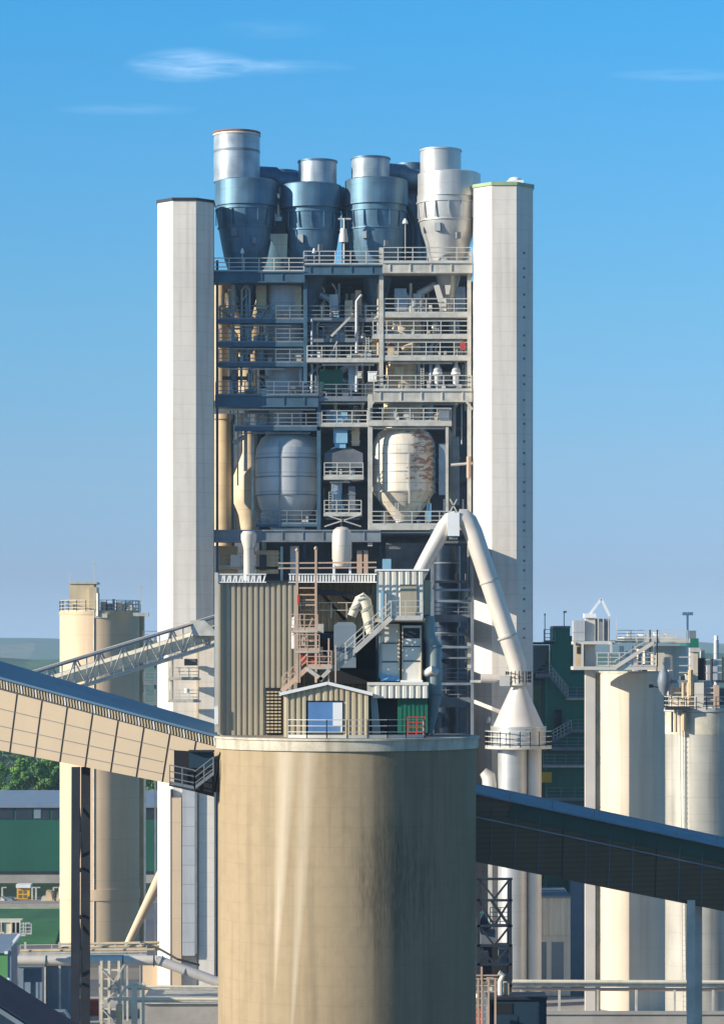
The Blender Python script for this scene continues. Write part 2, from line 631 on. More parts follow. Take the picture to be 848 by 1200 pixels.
# -- tall grey clad elevator building, left
b = thing('clad_building', (X(300, 200), 201, ST), 'tall grey corrugated steel building standing on the left of the silo roof', 'building')
zt = Z(683, 199.6)
xa, xb = X(256, 199.6), X(349, 199.6)
m = Mb()
m.corr((xa, 199.6), (xb, 199.6), ST, zt, .36, .09)
part('front_cladding', m, 'grey_cladding', b)
m = Mb()
m.corr((xa, 204), (xa, 199.62), ST, zt, .36, .05)
part('side_cladding', m, 'grey_cladding', b)
m = Mb()
m.box(xa + .05, xb, 199.75, 204, ST, zt)
part('wall', m, 'beige_cladding', b)
m = Mb()
m.box(xa - .12, xb + .02, 199.35, 204.1, zt, zt + .14)
part('roof', m, 'dark_steel', b)
m = Mb()
m.bp(311, 806, 330, 861, 199.35, .1)
part('louvre_frame', m, 'dark_void', b)
lf = b.children[-1]
for r in range(13):
    m = Mb()
    y = 810 + r * 3.9
    for (c0, c1) in ((312.2, 316), (317, 320.4), (321.4, 324.8), (325.8, 329.2)):
        m.bp(c0, y, c1, y + 2.0, 199.22, .1)
    m.bp(312, y + .6, 329.4, y + 1.2, 199.27, .05)
    part('louvre', m, 'beige_cladding', lf)
m = Mb()
m.bp(251.5, 671, 255.5, 858, 199.2, .25)
part('downpipe', m, 'rail_steel', b)
m = Mb()
m.bp(251.2, 828, 255.8, 849, 199.1, .3)
part('cable_box', m, 'white_paint', b)

# -- middle building behind the scaffold, its wall recessed
b = thing('elevator_building', (X(395, 203), 205, ST), 'beige corrugated building recessed behind the pink scaffold on the silo roof', 'building')
zt2 = Z(684, 203)
x0, x1 = xb + .05, X(447, 203)
m = Mb()
m.corr((x0, 203), (x1, 203), ST, zt2, .42, .1)
part('front_cladding', m, 'beige_cladding', b)
m = Mb()
m.box(x0, x1, 203.1, 207, ST, zt2)
part('wall', m, 'beige_cladding', b)
m = Mb()
m.box(x0 - .02, x1 + .1, 199.6, 207.1, zt2, zt2 + .16)
part('roof', m, 'dark_steel', b)
m = Mb()
m.hexa([P(372, 697, 200.2), P(436, 700, 200.2), P(436, 700, 202.8), P(372, 697, 202.8), P(372, 690, 200.2), P(436, 696.5, 200.2), P(436, 696.5, 202.8), P(372, 690, 202.8)])
part('canopy', m, 'dark_steel', b)
for (a, c) in (((378, 697), (404, 726)), ((400, 697), (420, 712))):
    m = Mb()
    m.bar(P(a[0], a[1], 200.5), P(c[0], c[1], 202.7), .14)
    part('brace', m, 'dark_steel', b)
m = Mb()
m.bp(424, 695, 436, 724, 201.5, 1.2)
part('panel', m, 'interior_steel', b)
m = Mb()
m.rail([P(352, 724, 200.6) + Vector((0, 0, 0)), P(424, 724, 200.6)], 1.0, 2, 1.0, .06, False)
part('railing', m, 'pale_steel', b)
m = Mb()
m.bp(375, 740, 440, 785, 201.9, .9)
part('dark_recess', m, 'dark_void', b)
m = Mb()
m.bp(350, 748, 352.5, 790, 200, .8)
part('corner_post', m, 'beige_cladding', b)

# -- parapets of white slats along the roof edge
for (a, c, D, lab) in ((254, 312, 199.3, 'white slatted parapet over the grey clad building, left run'), (338, 441, 199.4, 'white slatted parapet over the scaffold, right run')):
    t = thing('slatted_parapet', (X((a + c) / 2, D), D, Z(683, D)), lab, 'parapet', 'white slatted parapets on the roof')
    for y in (672.3, 681.6):
        m = Mb()
        m.bp(a, y, c, y + 1.2, D - .06, .07)
        part('parapet_rail', m, 'white_paint', t)
    x = a + 1
    i = 0
    while x < c - 1:
        lean = 2.2 if (a < 300 and i % 2) else 0
        m = Mb()
        m.hexa([P(x, 681.5, D), P(x + 2.0, 681.5, D), P(x + 2.0, 681.5, D) + Vector((0, .04, 0)), P(x, 681.5, D) + Vector((0, .04, 0)),
                P(x + lean, 673.5, D), P(x + 2.0 + lean, 673.5, D), P(x + 2.0 + lean, 673.5, D) + Vector((0, .04, 0)), P(x + lean, 673.5, D) + Vector((0, .04, 0))])
        part('slat', m, 'white_paint', t)
        x += 3.5
        i += 1

# -- light corrugated cabin on the right
D = 197.2
b = thing('clad_cabin', (X(467, D), D + 2, Z(726, D)), 'pale corrugated cabin raised above the cabinets at the right of the silo roof', 'cabin')
x0, x1 = X(441, D), X(496, D)
m = Mb()
m.corr((x0, D), (x1, D), Z(724, D), Z(670, D), .42, .09)
part('front_cladding', m, 'white_cladding', b)
m = Mb()
m.box(x0 + .03, x1 - .03, D + .1, D + 4, Z(725, D), Z(669.5, D))
part('wall', m, 'white_cladding', b)
m = Mb()
m.box(x0 - .1, x1 + .35, D - .1, D + 4.1, Z(669, D), Z(667, D))
part('roof', m, 'white_paint', b)
m = Mb()
m.box(x0 - .1, x1 + .1, D - .3, D + 4.1, Z(729, D), Z(725, D))
part('floor_beam', m, 'beige_cladding', b)
m = Mb()
m.bp(469, 685, 488, 724, D - .16, .05)
part('door', m, 'grey_cladding', b)
m = Mb()
m.bp(446, 692, 449, 730, D - .5, .3)
part('downpipe', m, 'pale_blue', b)
m = Mb()
m.rail([P(455, 725, D - .9), P(495, 725, D - .9)], 1.15, 3, 1.1, .05)
m.bp(455, 724.5, 495, 727, D - .95, 1.0)
part('balcony', m, 'rail_steel', b)

# cabinets underneath
for i, (a, y0, c, y1, DD, mt, nm, lab) in enumerate((
        (446, 731, 467.5, 797, 197.6, 'white_cladding', 'filter_cabinet', 'cream filter cabinet with dark joints under the raised cabin, left one'),
        (471, 733, 493, 797, 197.4, 'white_cladding', 'switch_cabinet', 'cream cabinet with dark grille on top, under the raised cabin, right one'))):
    t = thing(nm, (X((a + c) / 2, DD), DD + 1, Z(y1, DD)), lab, 'cabinet')
    m = Mb()
    m.bp(a, y0, c, y1, DD, 2.2)
    part('casing', m, mt, t)
    for y in ((753, 775) if i == 0 else (757, 774)):
        m = Mb()
        m.bp(a - .3, y, c + .3, y + 1.3, DD - .05, .06)
        part('joint_strip', m, 'dark_steel', t)
    for x in (a - .4, c - .8):
        m = Mb()
        m.bp(x, y0, x + 1.6, y1, DD - .07, .08)
        part('corner_trim', m, 'beige_cladding', t)
    if i:
        m = Mb()
        m.bp(a + 1.5, y0 + 3, c - 1.5, y0 + 15, DD - .04, .05)
        part('grille', m, 'dark_steel', t)
        m = Mb()
        m.bp(a - 2, 797, c + 2, 800, DD - .3, 2.5)
        part('base_plinth', m, 'white_paint', t)
    else:
        m = Mb()
        m.bp(a - 2, y0 + 6, a - .6, y1 - 2, DD - .1, 1)
        part('side_panel', m, 'pale_blue', t)
        m = Mb()
        m.hexa([P(a, 798, DD - .5), P(c, 798, DD - .5), P(c, 798, DD + 1), P(a, 798, DD + 1), P(a, 790, DD - .3), P(c, 793, DD - .3), P(c, 793, DD + 1), P(a, 790, DD + 1)])
        part('chute_lip', m, 'pale_blue', t)
t = thing('cabin_frame', (X(475, 197), 198, ST), 'dark steel frame and backing wall carrying the raised cabin', 'frame')
m = Mb()
m.bp(441, 728, 506, 801, 199.7, 2.5)
part('backing_wall', m, 'interior_steel', t)
for x in (440, 468, 496, 505):
    m = Mb()
    m.bp(x, 728, x + 2, 861, 198.8 if x < 500 else 199.2, .25)
    part('column', m, 'dark_steel', t)
m = Mb()
m.bp(375, 784, 442, 801, 199.8, 3)
part('lower_wall', m, 'dark_void', t)

# -- teal duct running down at the right
t = thing('downcomer_duct', (X(506, 198), 198, ST), 'grey-teal duct dropping behind the green door shed at the right roof edge', 'duct')
m = Mb()
D = 198
m.tube([P(502, 722, D), P(503, 745, D), P(508, 757, D), P(508, 815, D), P(506, 832, D), P(502, 860, D)], [.38, .38, .5, .52, .42, .26], 16)
part('duct_run', m, 'teal_duct', t)
m = Mb()
m.tube([P(498, 789, D - .3), P(506, 785, D - .6), P(511, 788, D - .4)], .28, 12)
part('bend', m, 'white_duct', t)
for y in (757, 814):
    m = Mb()
    m.lp(508, D, [(10.5, y + 1), (10.5, y - 1)], 16)
    part('flange', m, 'frame_steel', t)
m = Mb()
m.bp(496.5, 680, 504, 720, 198.6, 1)
part('upper_casing', m, 'beige_cladding', t)

# -- gabled shed with blue and white door
D = 194.6
t = thing('gabled_shed', (X(381, D), D + 2, ST), 'corrugated gabled shed with blue and white door at the front of the silo roof', 'shed')
xs0, xs1, xm = X(332, D), X(432, D), X(384, D)
ze, zr = Z(812, D), Z(802, D)
m = Mb()
m.corr((xs0, D), (X(359, D), D), ST, ze, .4, .1, z1b=ze + (zr - ze) * .5)
part('front_left_wall', m, 'beige_cladding', t)
m = Mb()
m.corr((X(402.5, D), D), (xs1, D), ST, ze + (zr - ze) * .62, .4, .1, z1b=ze)
part('front_right_wall', m, 'beige_cladding', t)
m = Mb()
m.corr((X(359, D), D), (X(384, D), D), Z(821, D), ze + (zr - ze) * .5, .4, .1, z1b=zr - .05)
part('front_gable', m, 'beige_cladding', t)
m = Mb()
m.corr((X(384, D), D), (X(402.5, D), D), Z(821, D), zr - .05, .4, .1, z1b=ze + (zr - ze) * .62)
part('front_gable', m, 'beige_cladding', t)
m = Mb()
m.prism([(xs0 + .05, ST), (xs1 - .05, ST), (xs1 - .05, ze - .1), (xm, zr - .15), (xs0 + .05, ze - .1)], D + .12, D + 3.4)
part('wall', m, 'beige_cladding', t)
for (a, za, c, zc) in ((xs0 - .25, ze - .12, xm, zr + .04), (xm, zr + .04, xs1 + .25, ze - .12)):
    m = Mb()
    m.hexa([(a, D - .3, za), (c, D - .3, zc), (c, D + 3.6, zc), (a, D + 3.6, za), (a, D - .3, za + .1), (c, D - .3, zc + .1), (c, D + 3.6, zc + .1), (a, D + 3.6, za + .1)])
    rf = part('roof', m, 'beige_cladding', t)
    m = Mb()
    m.bar((a, D - .33, za + .04), (c, D - .33, zc + .04), .06, .2)
    part('fascia', m, 'white_paint', rf)
m = Mb()
m.bp(359.5, 821, 402, 859, D - .02, .1)
df = part('door_frame', m, 'dark_steel', t)
m = Mb()
m.bp(361, 823, 401.2, 858.5, D - .08, .05)
dr = part('door', m, 'blue_paint', t)
m = Mb()
m.hexa([P(390, 851, D - .12), P(401, 851, D - .12), P(401, 851, D - .09), P(390, 851, D - .09), P(390, 823.4, D - .12), P(401, 823.4, D - .12), P(401, 823.4, D - .09), P(390, 823.4, D - .09)])
part('white_panel', m, 'white_paint', dr)
m = Mb()
m.bp(399, 850, 401, 858.4, D - .12, .03)
part('white_strip', m, 'white_paint', dr)

# -- green shed
D = 195
t = thing('green_door_shed', (X(467, D), D + 2, ST), 'low shed with green sliding door half open and slatted white fascia', 'shed')
m = Mb()
m.hexa([P(430, 812, D - .35), P(502, 818, D - .35), P(502, 818, D + 3), P(430, 812, D + 3), P(430, 801, D - .35), P(502, 801, D - .35), P(502, 801, D + 3), P(430, 801, D + 3)])
part('roof', m, 'pale_steel', t)
m = Mb()
m.corr((X(437, D - .4), D - .4), (X(501, D - .4), D - .4), Z(818, D), Z(803.5, D), .42, .08)
part('fascia', m, 'white_cladding', t)
m = Mb()
m.bp(430, 799.5, 502, 803, D - .5, .2)
part('gutter', m, 'white_cladding', t)
m = Mb()
m.bp(433, 812, 502, 861, D + .4, 2.5)
part('wall', m, 'dark_void', t)
m = Mb()
m.hexa([P(465.5, 859, D), P(501, 859, D), P(501, 859, D + .1), P(465.5, 859, D + .1), P(465.5, 812, D), P(501, 816, D), P(501, 816, D + .1), P(465.5, 812, D + .1)])
part('sliding_door', m, 'green_paint', t)
for x in (470, 475, 480, 485, 490, 495):
    m = Mb()
    m.bp(x, 818, x + .7, 859, D - .03, .03)
    part('door_rib', m, 'green_paint', t)
m = Mb()
m.hexa([P(436, 860, D - .1), P(446, 860, D - .1), P(446, 860, D + .1), P(436, 860, D + .1), P(434, 812, D - .1), P(441, 812, D - .1), P(441, 812, D + .1), P(434, 812, D + .1)])
part('leaning_panel', m, 'teal_duct', t)

# -- inclined stair to the cabin
t = thing('steel_stair', (X(424, 196), 196, Z(785, 196)), 'open steel stair climbing right to the raised corrugated cabin', 'stair')
D = 196.2
A, B = P(394, 783, D), P(458, 724, D)
for dy in (0, .9):
    m = Mb()
    m.bar(A + Vector((0, dy, 0)), B + Vector((0, dy, 0)), .08, .32)
    part('stringer', m, 'pale_steel', t)
for i in range(1, 17):
    p = A.lerp(B, i / 17)
    m = Mb()
    m.box(p.x - .14, p.x + .14, D + .02, D + .88, p.z - .02, p.z + .02)
    part('tread', m, 'frame_steel', t)
m = Mb()
for o in (1.1, .72, .36):
    m.bar(A + Vector((0, 0, o)), B + Vector((0, 0, o)), .06)
for i in range(7):
    p = A.lerp(B, i / 6)
    m.bar(p, p + Vector((0, 0, 1.1)), .07)
part('handrail', m, 'rail_steel', t)
m = Mb()
m.bp(382, 783, 398, 786, D - .1, 1.6)
part('landing', m, 'pale_steel', t)
m = Mb()
m.rail([P(384, 783, D - .05), P(397, 783, D - .05)], 1.1, 3, .5, .06)
part('landing_rail', m, 'rail_steel', t)

# -- hopper and bent duct
t = thing('dust_hopper', (X(404, 199), 199, Z(782, 199)), 'pale grey hopper box behind the open stair', 'hopper')
m = Mb()
m.bp(391, 733, 417, 783, 198.8, 1.4)
part('casing', m, 'light_roof', t)
m = Mb()
m.hexa([P(391, 733, 198.8), P(417, 733, 198.8), P(417, 733, 200.2), P(391, 733, 200.2), P(396, 729, 199.2), P(413, 729, 199.2), P(413, 729, 199.9), P(396, 729, 199.9)])
part('lid', m, 'light_roof', t)
t = thing('bent_duct', (X(425, 198), 198, Z(735, 198)), 'cream inverted V shaped duct above the stair handrail', 'duct')
m = Mb()
D = 198
m.tube([P(412, 722, D), P(421, 702, D), P(424, 700, D), P(427, 704, D), P(436, 742, D)], [.28, .3, .33, .42, .38], 14)
part('duct_run', m, 'belt_cream', t)
for p in ((417, 711), (429, 714), (433, 729)):
    m = Mb()
    q = P(p[0], p[1], D)
    m.tube([q + Vector((-.03, 0, .1)), q + Vector((.05, 0, -.06))], .46, 14)
    part('flange', m, 'pale_steel', t)

# -- scaffold with two tall masts
t = thing('scaffold_tower', (X(360, 195), 196, ST), 'rusty pink steel frame with two tall masts in front of the corrugated wall', 'scaffold')
D = 195.6
for (x, y0) in ((348, 646), (370, 644), (351, 720), (385, 748), (393, 756)):
    m = Mb()
    m.bar(P(x, y0, D), P(x, 800, D), .15 if y0 < 700 else .1)
    part('mast', m, 'pink_scaffold', t)
    if y0 < 700:
        m = Mb()
        m.lp(x, D, [(.9, y0 + 1), (2.4, y0 - 1), (2.2, y0 - 2), (.5, y0 - 4)], 10)
        part('mast_cap', m, 'pink_scaffold', t)
m = Mb()
m.bar(P(370, 650, D + 2), P(370, 800, D + 2), .12)
part('mast', m, 'pink_scaffold', t)
for (a, ya, c, yc) in ((326, 660, 441, 659), (326, 666, 441, 665), (348, 689, 371, 689), (348, 697, 371, 697), (348, 703, 371, 703), (348, 709, 371, 709), (352, 736, 371, 736), (342, 744, 372, 744),
                       (346, 760, 372, 760), (350, 724, 358, 760), (366, 724, 354, 757), (346, 782, 362, 764)):
    m = Mb()
    m.bar(P(a, ya, D), P(c, yc, D), .09)
    part('rail', m, 'pink_scaffold', t)
for (a, y, c, dd) in ((341, 739, 372, 2.2), (346, 763, 374, 2.2), (360, 782, 388, 2.0)):
    m = Mb()
    m.bp(a, y, c, y + 2.2, D - .1, dd)
    dk = part('deck', m, 'pale_steel', t)
    m = Mb()
    m.rail([P(a, y, D - .05), P(c, y, D - .05)], 1.05, 3, .7, .06)
    part('railing', m, 'pink_scaffold', dk)
m = Mb()
m.bar(P(330, 810, D), P(360, 783, D), .08, .3)
for o in (.9, .5):
    m.bar(P(330, 810, D) + Vector((0, 0, o)), P(360, 783, D) + Vector((0, 0, o)), .06)
for i in range(5):
    p = P(330, 810, D).lerp(P(360, 783, D), i / 4)
    m.bar(p, p + Vector((0, 0, .9)), .06)
part('stair_flight', m, 'pink_scaffold', t)
m = Mb()
m.bar(P(360, 784, D - .1), P(378, 797, D - .1), .12, .25)
part('brace', m, 'pale_steel', t)
m = Mb()
m.bar(P(386, 785, D - .1), P(374, 797, D - .1), .12, .25)
part('brace', m, 'pale_steel', t)
m = Mb()
m.bp(348.4, 697, 351, 708, D - .2, .15)
part('sign', m, 'red_paint', t)
m = Mb()
m.lp(345, D + 1, [(3.6, 760), (3.6, 738), (4.4, 737), (4.4, 734), (3, 732), (3, 724), (0.1, 722)], 16)
part('pump_body', m, 'white_duct', t)
m = Mb()
m.bp(352, 762, 360, 778, D + .8, .8)
part('gearbox', m, 'red_paint', t)
m = Mb()
m.tube([P(372, 747, D + 1), P(390, 749, D + 1)], .32, 14)
part('drive_motor', m, 'dark_steel', t)
m = Mb()
m.tube([P(374, 758, D + .6), P(374, 768, D + .6), P(380, 774, D + .6)], .24, 12)
part('elbow_pipe', m, 'pink_scaffold', t)
for (a, b0, c, d0, mt) in ((362, 742, 371, 752, 'pink_scaffold'), (372, 731, 379, 742, 'pale_steel'), (353, 747, 358, 757, 'pale_steel'), (377, 766, 384, 780, 'interior_steel'), (364, 765, 370, 780, 'red_paint'), (341, 752, 349, 760, 'pale_steel'), (388, 764, 392, 781, 'beige_cladding')):
    m = Mb()
    m.bp(a, b0, c, d0, D + .9, .6)
    part('machine_box', m, mt, t)

# ================================================================== conveyor galleries
def gal_pt(t, dz=0, dy=0):
    a = Vector((X(-60, 208), 208, Z(779, 208)))
    b = Vector((X(256, 199.6), 199.6, Z(864, 199.6)))
    return a.lerp(b, t) + Vector((0, dy, dz))


g = thing('conveyor_gallery', (X(100, 195), 197, Z(880, 195)), 'beige panelled conveyor gallery sloping down to the silo from the left', 'conveyor')


def slab(m, t0, t1, zt, zb, y0, y1, gp=gal_pt):
    q = [gp(t0, zb, y0), gp(t1, zb, y0), gp(t1, zb, y1), gp(t0, zb, y1), gp(t0, zt, y0), gp(t1, zt, y0), gp(t1, zt, y1), gp(t0, zt, y1)]
    return m.hexa(q)


HH = 4.1
m = Mb()
q = [gal_pt(0, -5.15), gal_pt(1, -3.65), gal_pt(1, -3.65, 4), gal_pt(0, -5.15, 4), gal_pt(0, 0), gal_pt(1, 0), gal_pt(1, 0, 4), gal_pt(0, 0, 4)]
m.hexa(q)
part('side_wall', m, 'gallery_panel', g)


def gq(t, f, dy=0):     # f 0 top .. 1 bottom
    return gal_pt(t, -(5.15 - 1.5 * t) * f, dy)


# joints: lean with the slope
for i in range(11):
    t = .06 + i * .094
    m = Mb()
    a, b_ = gq(t + .014, .15, -.03), gq(t - .014, 1, -.03)
    m.bar(a, b_, .07, .05)
    part('panel_joint', m, 'dark_steel', g)
for f in (.42, .66, .86):
    m = Mb()
    m.bar(gq(0, f, -.02), gq(1 if f < .6 else .8, f, -.02), .05, .04)
    part('seam', m, 'interior_steel', g)
m = Mb()
slab(m, -.0, 1.0, .05, -.02, -.35, 4.3)
m2 = [gal_pt(0, .05, -.4), gal_pt(1, .05, -.4), gal_pt(1, .55, 4.4), gal_pt(0, 1.0, 4.4), gal_pt(0, .13, -.4), gal_pt(1, .13, -.4), gal_pt(1, .66, 4.4), gal_pt(0, 1.12, 4.4)]
m.hexa(m2)
part('roof', m, 'gallery_roof', g)
m = Mb()
m.bar(gal_pt(0, -.72, -.02), gal_pt(1, -.6, -.02), .06, .1)
part('eaves_rail', m, 'dark_steel', g)
n = 92
for i in range(n):
    t = (i + .5) / n
    m = Mb()
    m.bar(gal_pt(t, -.1, -.1), gal_pt(t + .0035, -.62, -.1), .1, .06)
    part('eaves_bracket', m, 'beige_cladding' if i % 5 else 'white_paint', g)
m = Mb()
slab(m, 0, 1, -.04, -.66, -.012, -.002)
part('eaves_shadow_gap', m, 'dark_steel', g)
# doorway end box with landing
D = 198.2
t = thing('landing_box', (X(228, D), D, Z(930, D)), 'dark open doorway box with handrails under the gallery beside the silo', 'landing')
m = Mb()
m.hexa([P(204, 921, D), P(251, 934, D), P(251, 934, D + 1.2), P(204, 921, D + 1.2), P(204, 879, D), P(251, 882, D), P(251, 882, D + 1.2), P(204, 879, D + 1.2)])
part('box', m, 'dark_void', t)
m = Mb()
m.bp(221, 879, 251, 881.5, D - .5, .5)
part('lintel', m, 'dark_steel', t)
m = Mb()
m.bp(221.5, 880, 250, 900, D - .1, .1)
part('door_leaf', m, 'slate_roof', t)
m = Mb()
m.rail([P(199, 919, D - .5), P(228, 925, D - .5)], 1.25, 3, .8, .07)
m.rail([P(228, 925, D - .5), P(250, 908, D - .5)], 1.15, 3, .8, .07)
part('railing', m, 'frame_steel', t)
m = Mb()
m.hexa([P(198, 921, D - .6), P(229, 928, D - .6), P(229, 928, D), P(198, 921, D), P(198, 919, D - .6), P(229, 925, D - .6), P(229, 925, D), P(198, 919, D)])
part('landing_plate', m, 'dark_steel', t)
# legs
t = thing('gallery_trestle', (X(95, 205), 205, 0), 'pair of tall dark steel legs under the beige conveyor gallery', 'trestle')
for (x0, x1, D) in ((84, 93.5, 204.2), (95.2, 105.5, 206.4)):
    m = Mb()
    zt_ = Z(899, D)
    m.hexa([(X(x0 - 2, D), D, 0), (X(x1 - 1, D), D, 0), (X(x1 - 1, D), D + .5, 0), (X(x0 - 2, D), D + .5, 0), (X(x0, D), D, zt_), (X(x1, D), D, zt_), (X(x1, D), D + .5, zt_), (X(x0, D), D + .5, zt_)])
    part('leg', m, 'dark_steel', t)
for y in (1020, 1075, 1155):
    m = Mb()
    m.bar(P(91, y + 3, 204.5), P(97, y - 3, 206.6), .15, .15)
    part('tie', m, 'dark_steel', t)
for (y0, y1) in ((940, 1010), (1010, 940), (1078, 1150), (1150, 1078)):
    m = Mb()
    m.bar(P(93, y0, 204.6), P(97, y1, 206.6), .1)
    part('cross_brace', m, 'dark_steel', t)

# right gallery, dark in the silo's shadow


def g2(t, dz=0, dy=0):
    a = Vector((X(548, 203), 203, Z(929, 203)))
    b = Vector((X(980, 212), 212, Z(1022, 212)))
    p = a.lerp(b, t)
    p.z -= .55 * math.sin(math.pi * t) * 0
    return p + Vector((0, dy, dz))


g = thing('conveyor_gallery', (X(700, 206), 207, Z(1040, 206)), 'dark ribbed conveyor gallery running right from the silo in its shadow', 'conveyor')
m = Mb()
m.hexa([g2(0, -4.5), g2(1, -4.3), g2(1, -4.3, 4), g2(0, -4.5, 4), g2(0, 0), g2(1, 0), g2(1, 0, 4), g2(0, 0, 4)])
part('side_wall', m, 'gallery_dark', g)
for i in range(1, 21):
    f = i / 21
    m = Mb()
    m.bar(g2(0, -.75 - f * 3.75, -.03), g2(1, -.75 - f * 3.55, -.03), .05, .05)
    part('rib', m, 'gallery_dark', g)
for i in range(1, 16):
    t_ = i / 16
    m = Mb()
    m.bar(g2(t_, -.5, -.05), g2(t_ - .004, -4.42 + .2 * t_, -.05), .07, .05)
    part('sheet_joint', m, 'interior_steel' if i % 4 else 'dark_steel', g)
m = Mb()
m.bar(g2(.02, -1.5, -.12), g2(1, -1.45, -.12), .09, .1)
part('conduit', m, 'frame_steel', g)
m = Mb()
m.rail([g2(.0, .12, .3), g2(1, .12, .3)], .55, 1, 3.2, .05, False)
part('roof_rail', m, 'frame_steel', g)
m = Mb()
m.hexa([g2(.1, -1.1, -.08), g2(1, -1.1, -.08), g2(1, -1.1, -.01), g2(.1, -1.1, -.01), g2(.12, -.02, -.08), g2(1, -.02, -.08), g2(1, -.02, -.01), g2(.12, -.02, -.01)])
part('green_fascia', m, 'dark_green', g)
m = Mb()
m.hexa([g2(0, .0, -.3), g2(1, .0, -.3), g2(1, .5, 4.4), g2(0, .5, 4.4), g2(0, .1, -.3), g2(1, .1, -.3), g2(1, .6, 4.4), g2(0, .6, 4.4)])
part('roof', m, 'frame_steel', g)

# dark roof of a lower gallery crossing the bottom left corner
g = thing('low_gallery', (X(10, 170), 172, Z(1230, 170)), 'dark blue metal roof of a lower gallery in the bottom left corner', 'conveyor')
m = Mb()
D = 170
q = lambda x, y, d, dz=0: P(x - 12, y + 16, d) + Vector((0, 0, dz))
m.hexa([q(-120, 1080, D), q(140, 1248, D), q(140, 1232, D + 6), q(-120, 1066, D + 6), q(-120, 1080, D, .2), q(140, 1248, D, .2), q(140, 1232, D + 6, 1.2), q(-120, 1066, D + 6, 1.2)])
part('roof', m, 'slate_roof', g)
m = Mb()
m.hexa([q(-120, 1080, D + .2, -3), q(140, 1248, D + .2, -3), q(140, 1248, D + 5.8, -3), q(-120, 1080, D + 5.8, -3), q(-120, 1080, D + .2, 0), q(140, 1248, D + .2, 0), q(140, 1248, D + 5.8, -.1), q(-120, 1080, D + 5.8, -.1)])
part('side_wall', m, 'slate_roof', g)
m = Mb()
m.bar(q(-120, 1083, D - .1, 0), q(140, 1251, D - .1, 0), .12, .25)
part('gutter', m, 'frame_steel', g)

# ================================================================== PREHEATER TOWER (D ~ 400)
def octo(m, cx, cy, r, z0, z1):
    rr = r / math.cos(math.pi / 8)
    return m.lathe(cx, cy, [(rr, z0), (rr, z1)], 8, math.pi / 8)


# left shaft
D = 399.6
sr = 32.5 * D / F
t = thing('concrete_shaft', (X(218, D), D, 0), 'tall pale octagonal concrete shaft left of the steel tower, slightly the lower of the two', 'tower')
m = Mb()
octo(m, X(218, D), D, sr, 0, Z(239, D))
part('shaft_wall', m, 'shaft_concrete', t)
m = Mb()
octo(m, X(218, D), D, sr + .14, Z(239, D) - .1, Z(236.6, D))
part('cap', m, 'dark_steel', t)
# lower annexes on the front of the shaft
m = Mb()
m.bp(201.5, 935, 212.5, 1163, 394.6, 3)
part('pilaster', m, 'far_silo_cream', t)
m = Mb()
m.bp(213.5, 925, 228.5, 1120, 394.6, 3)
part('cable_duct', m, 'vessel_steel', t)
m = Mb()
m.tube([P(230, 900, 394.8), P(230, 1118, 394.8)], .16, 8)
part('drain_pipe', m, 'pale_steel', t)
m = Mb()
m.bp(233, 740, 251, 1165, 395.2, 5)
part('side_panel', m, 'shaft_concrete', t, 'pinkish grey side panel low on the shaft')
m = Mb()
m.bp(199.8, 925, 201.4, 1165, 394.8, 2)
part('shadow_joint', m, 'dark_steel', t)

# right shaft
D = 399.8
sr = 34.5 * D / F
t = thing('concrete_shaft', (X(589, D), D, 0), 'tall pale octagonal concrete shaft right of the steel tower, with tiny slots and roof box', 'tower')
m = Mb()
octo(m, X(588.8, D), D, sr, 0, Z(222, D))
part('shaft_wall', m, 'shaft_concrete', t)
m = Mb()
octo(m, X(588.8, D), D, sr + .16, Z(222.4, D), Z(218.6, D))
part('trim', m, 'trim_green', t)
m = Mb()
m.bp(594, 211, 613, 219, 398, 2.5)
part('roof_box', m, 'white_paint', t)
m = Mb()
m.lp(603, 399.3, [(8, 212), (7, 209.5), (4, 208)], 20)
part('vent_cap', m, 'white_paint', t)
cx, cy = X(588.8, D), D
nrm = Vector((math.cos(-math.pi / 4), math.sin(-math.pi / 4), 0))
tan_ = Vector((math.cos(math.pi / 4), math.sin(math.pi / 4), 0))
for i in range(30):
    y = 300 + i * 15.5 + 3 * math.sin(i * 2.3)
    m = Mb()
    c = Vector((cx, cy, Z(y, D))) + nrm * (sr + .005)
    m.hexa([c + tan_ * a + nrm * b_ + Vector((0, 0, z)) for z in (-.14, .14) for (a, b_) in ((-.35, 0), (-.35, .05), (.05, .05), (.05, 0))])
    part('slot_window', m, 'slot_grey', t)

# --- steel frame
fr = thing('framed_tower', (X(402, 404), 410, 0), 'open multi storey steel frame with decks between the two concrete shafts', 'tower frame')
FD = 400.0
ncol = 0
for (x, y0, y1, wpx, D) in ((254.5, 305, 1146, 3, FD), (357.5, 296, 468, 4.5, FD), (373.5, 462, 636, 4.5, FD), (446.5, 290, 470, 5.0, FD - .2), (433.5, 462, 640, 5.5, FD - .2),
                            (523.5, 500, 600, 3.2, FD - .2), (549.5, 296, 866, 4.5, FD - .2), (506, 620, 1140, 4, 396), (392, 640, 1140, 3, FD), (330, 640, 1140, 3, FD),
                            (273.5, 335, 640, 3, 408), (300, 335, 640, 3, 416), (357, 320, 860, 4, 416), (446, 320, 860, 4, 416), (537, 320, 860, 4, 416),
                            (410, 335, 640, 3, 411), (490, 335, 500, 3, 411), (470, 330, 640, 3, 420), (330, 340, 500, 3, 413)):
    m = Mb()
    wd = wpx * D / F
    m.box(X(x, D) - wd / 2, X(x, D) + wd / 2, D, D + wd, Z(y1, D), Z(y0, D))
    part('column', m, 'pale_steel' if x in (446.5, 549.5, 523.5, 433.5) else 'shaded_blue_steel', fr)

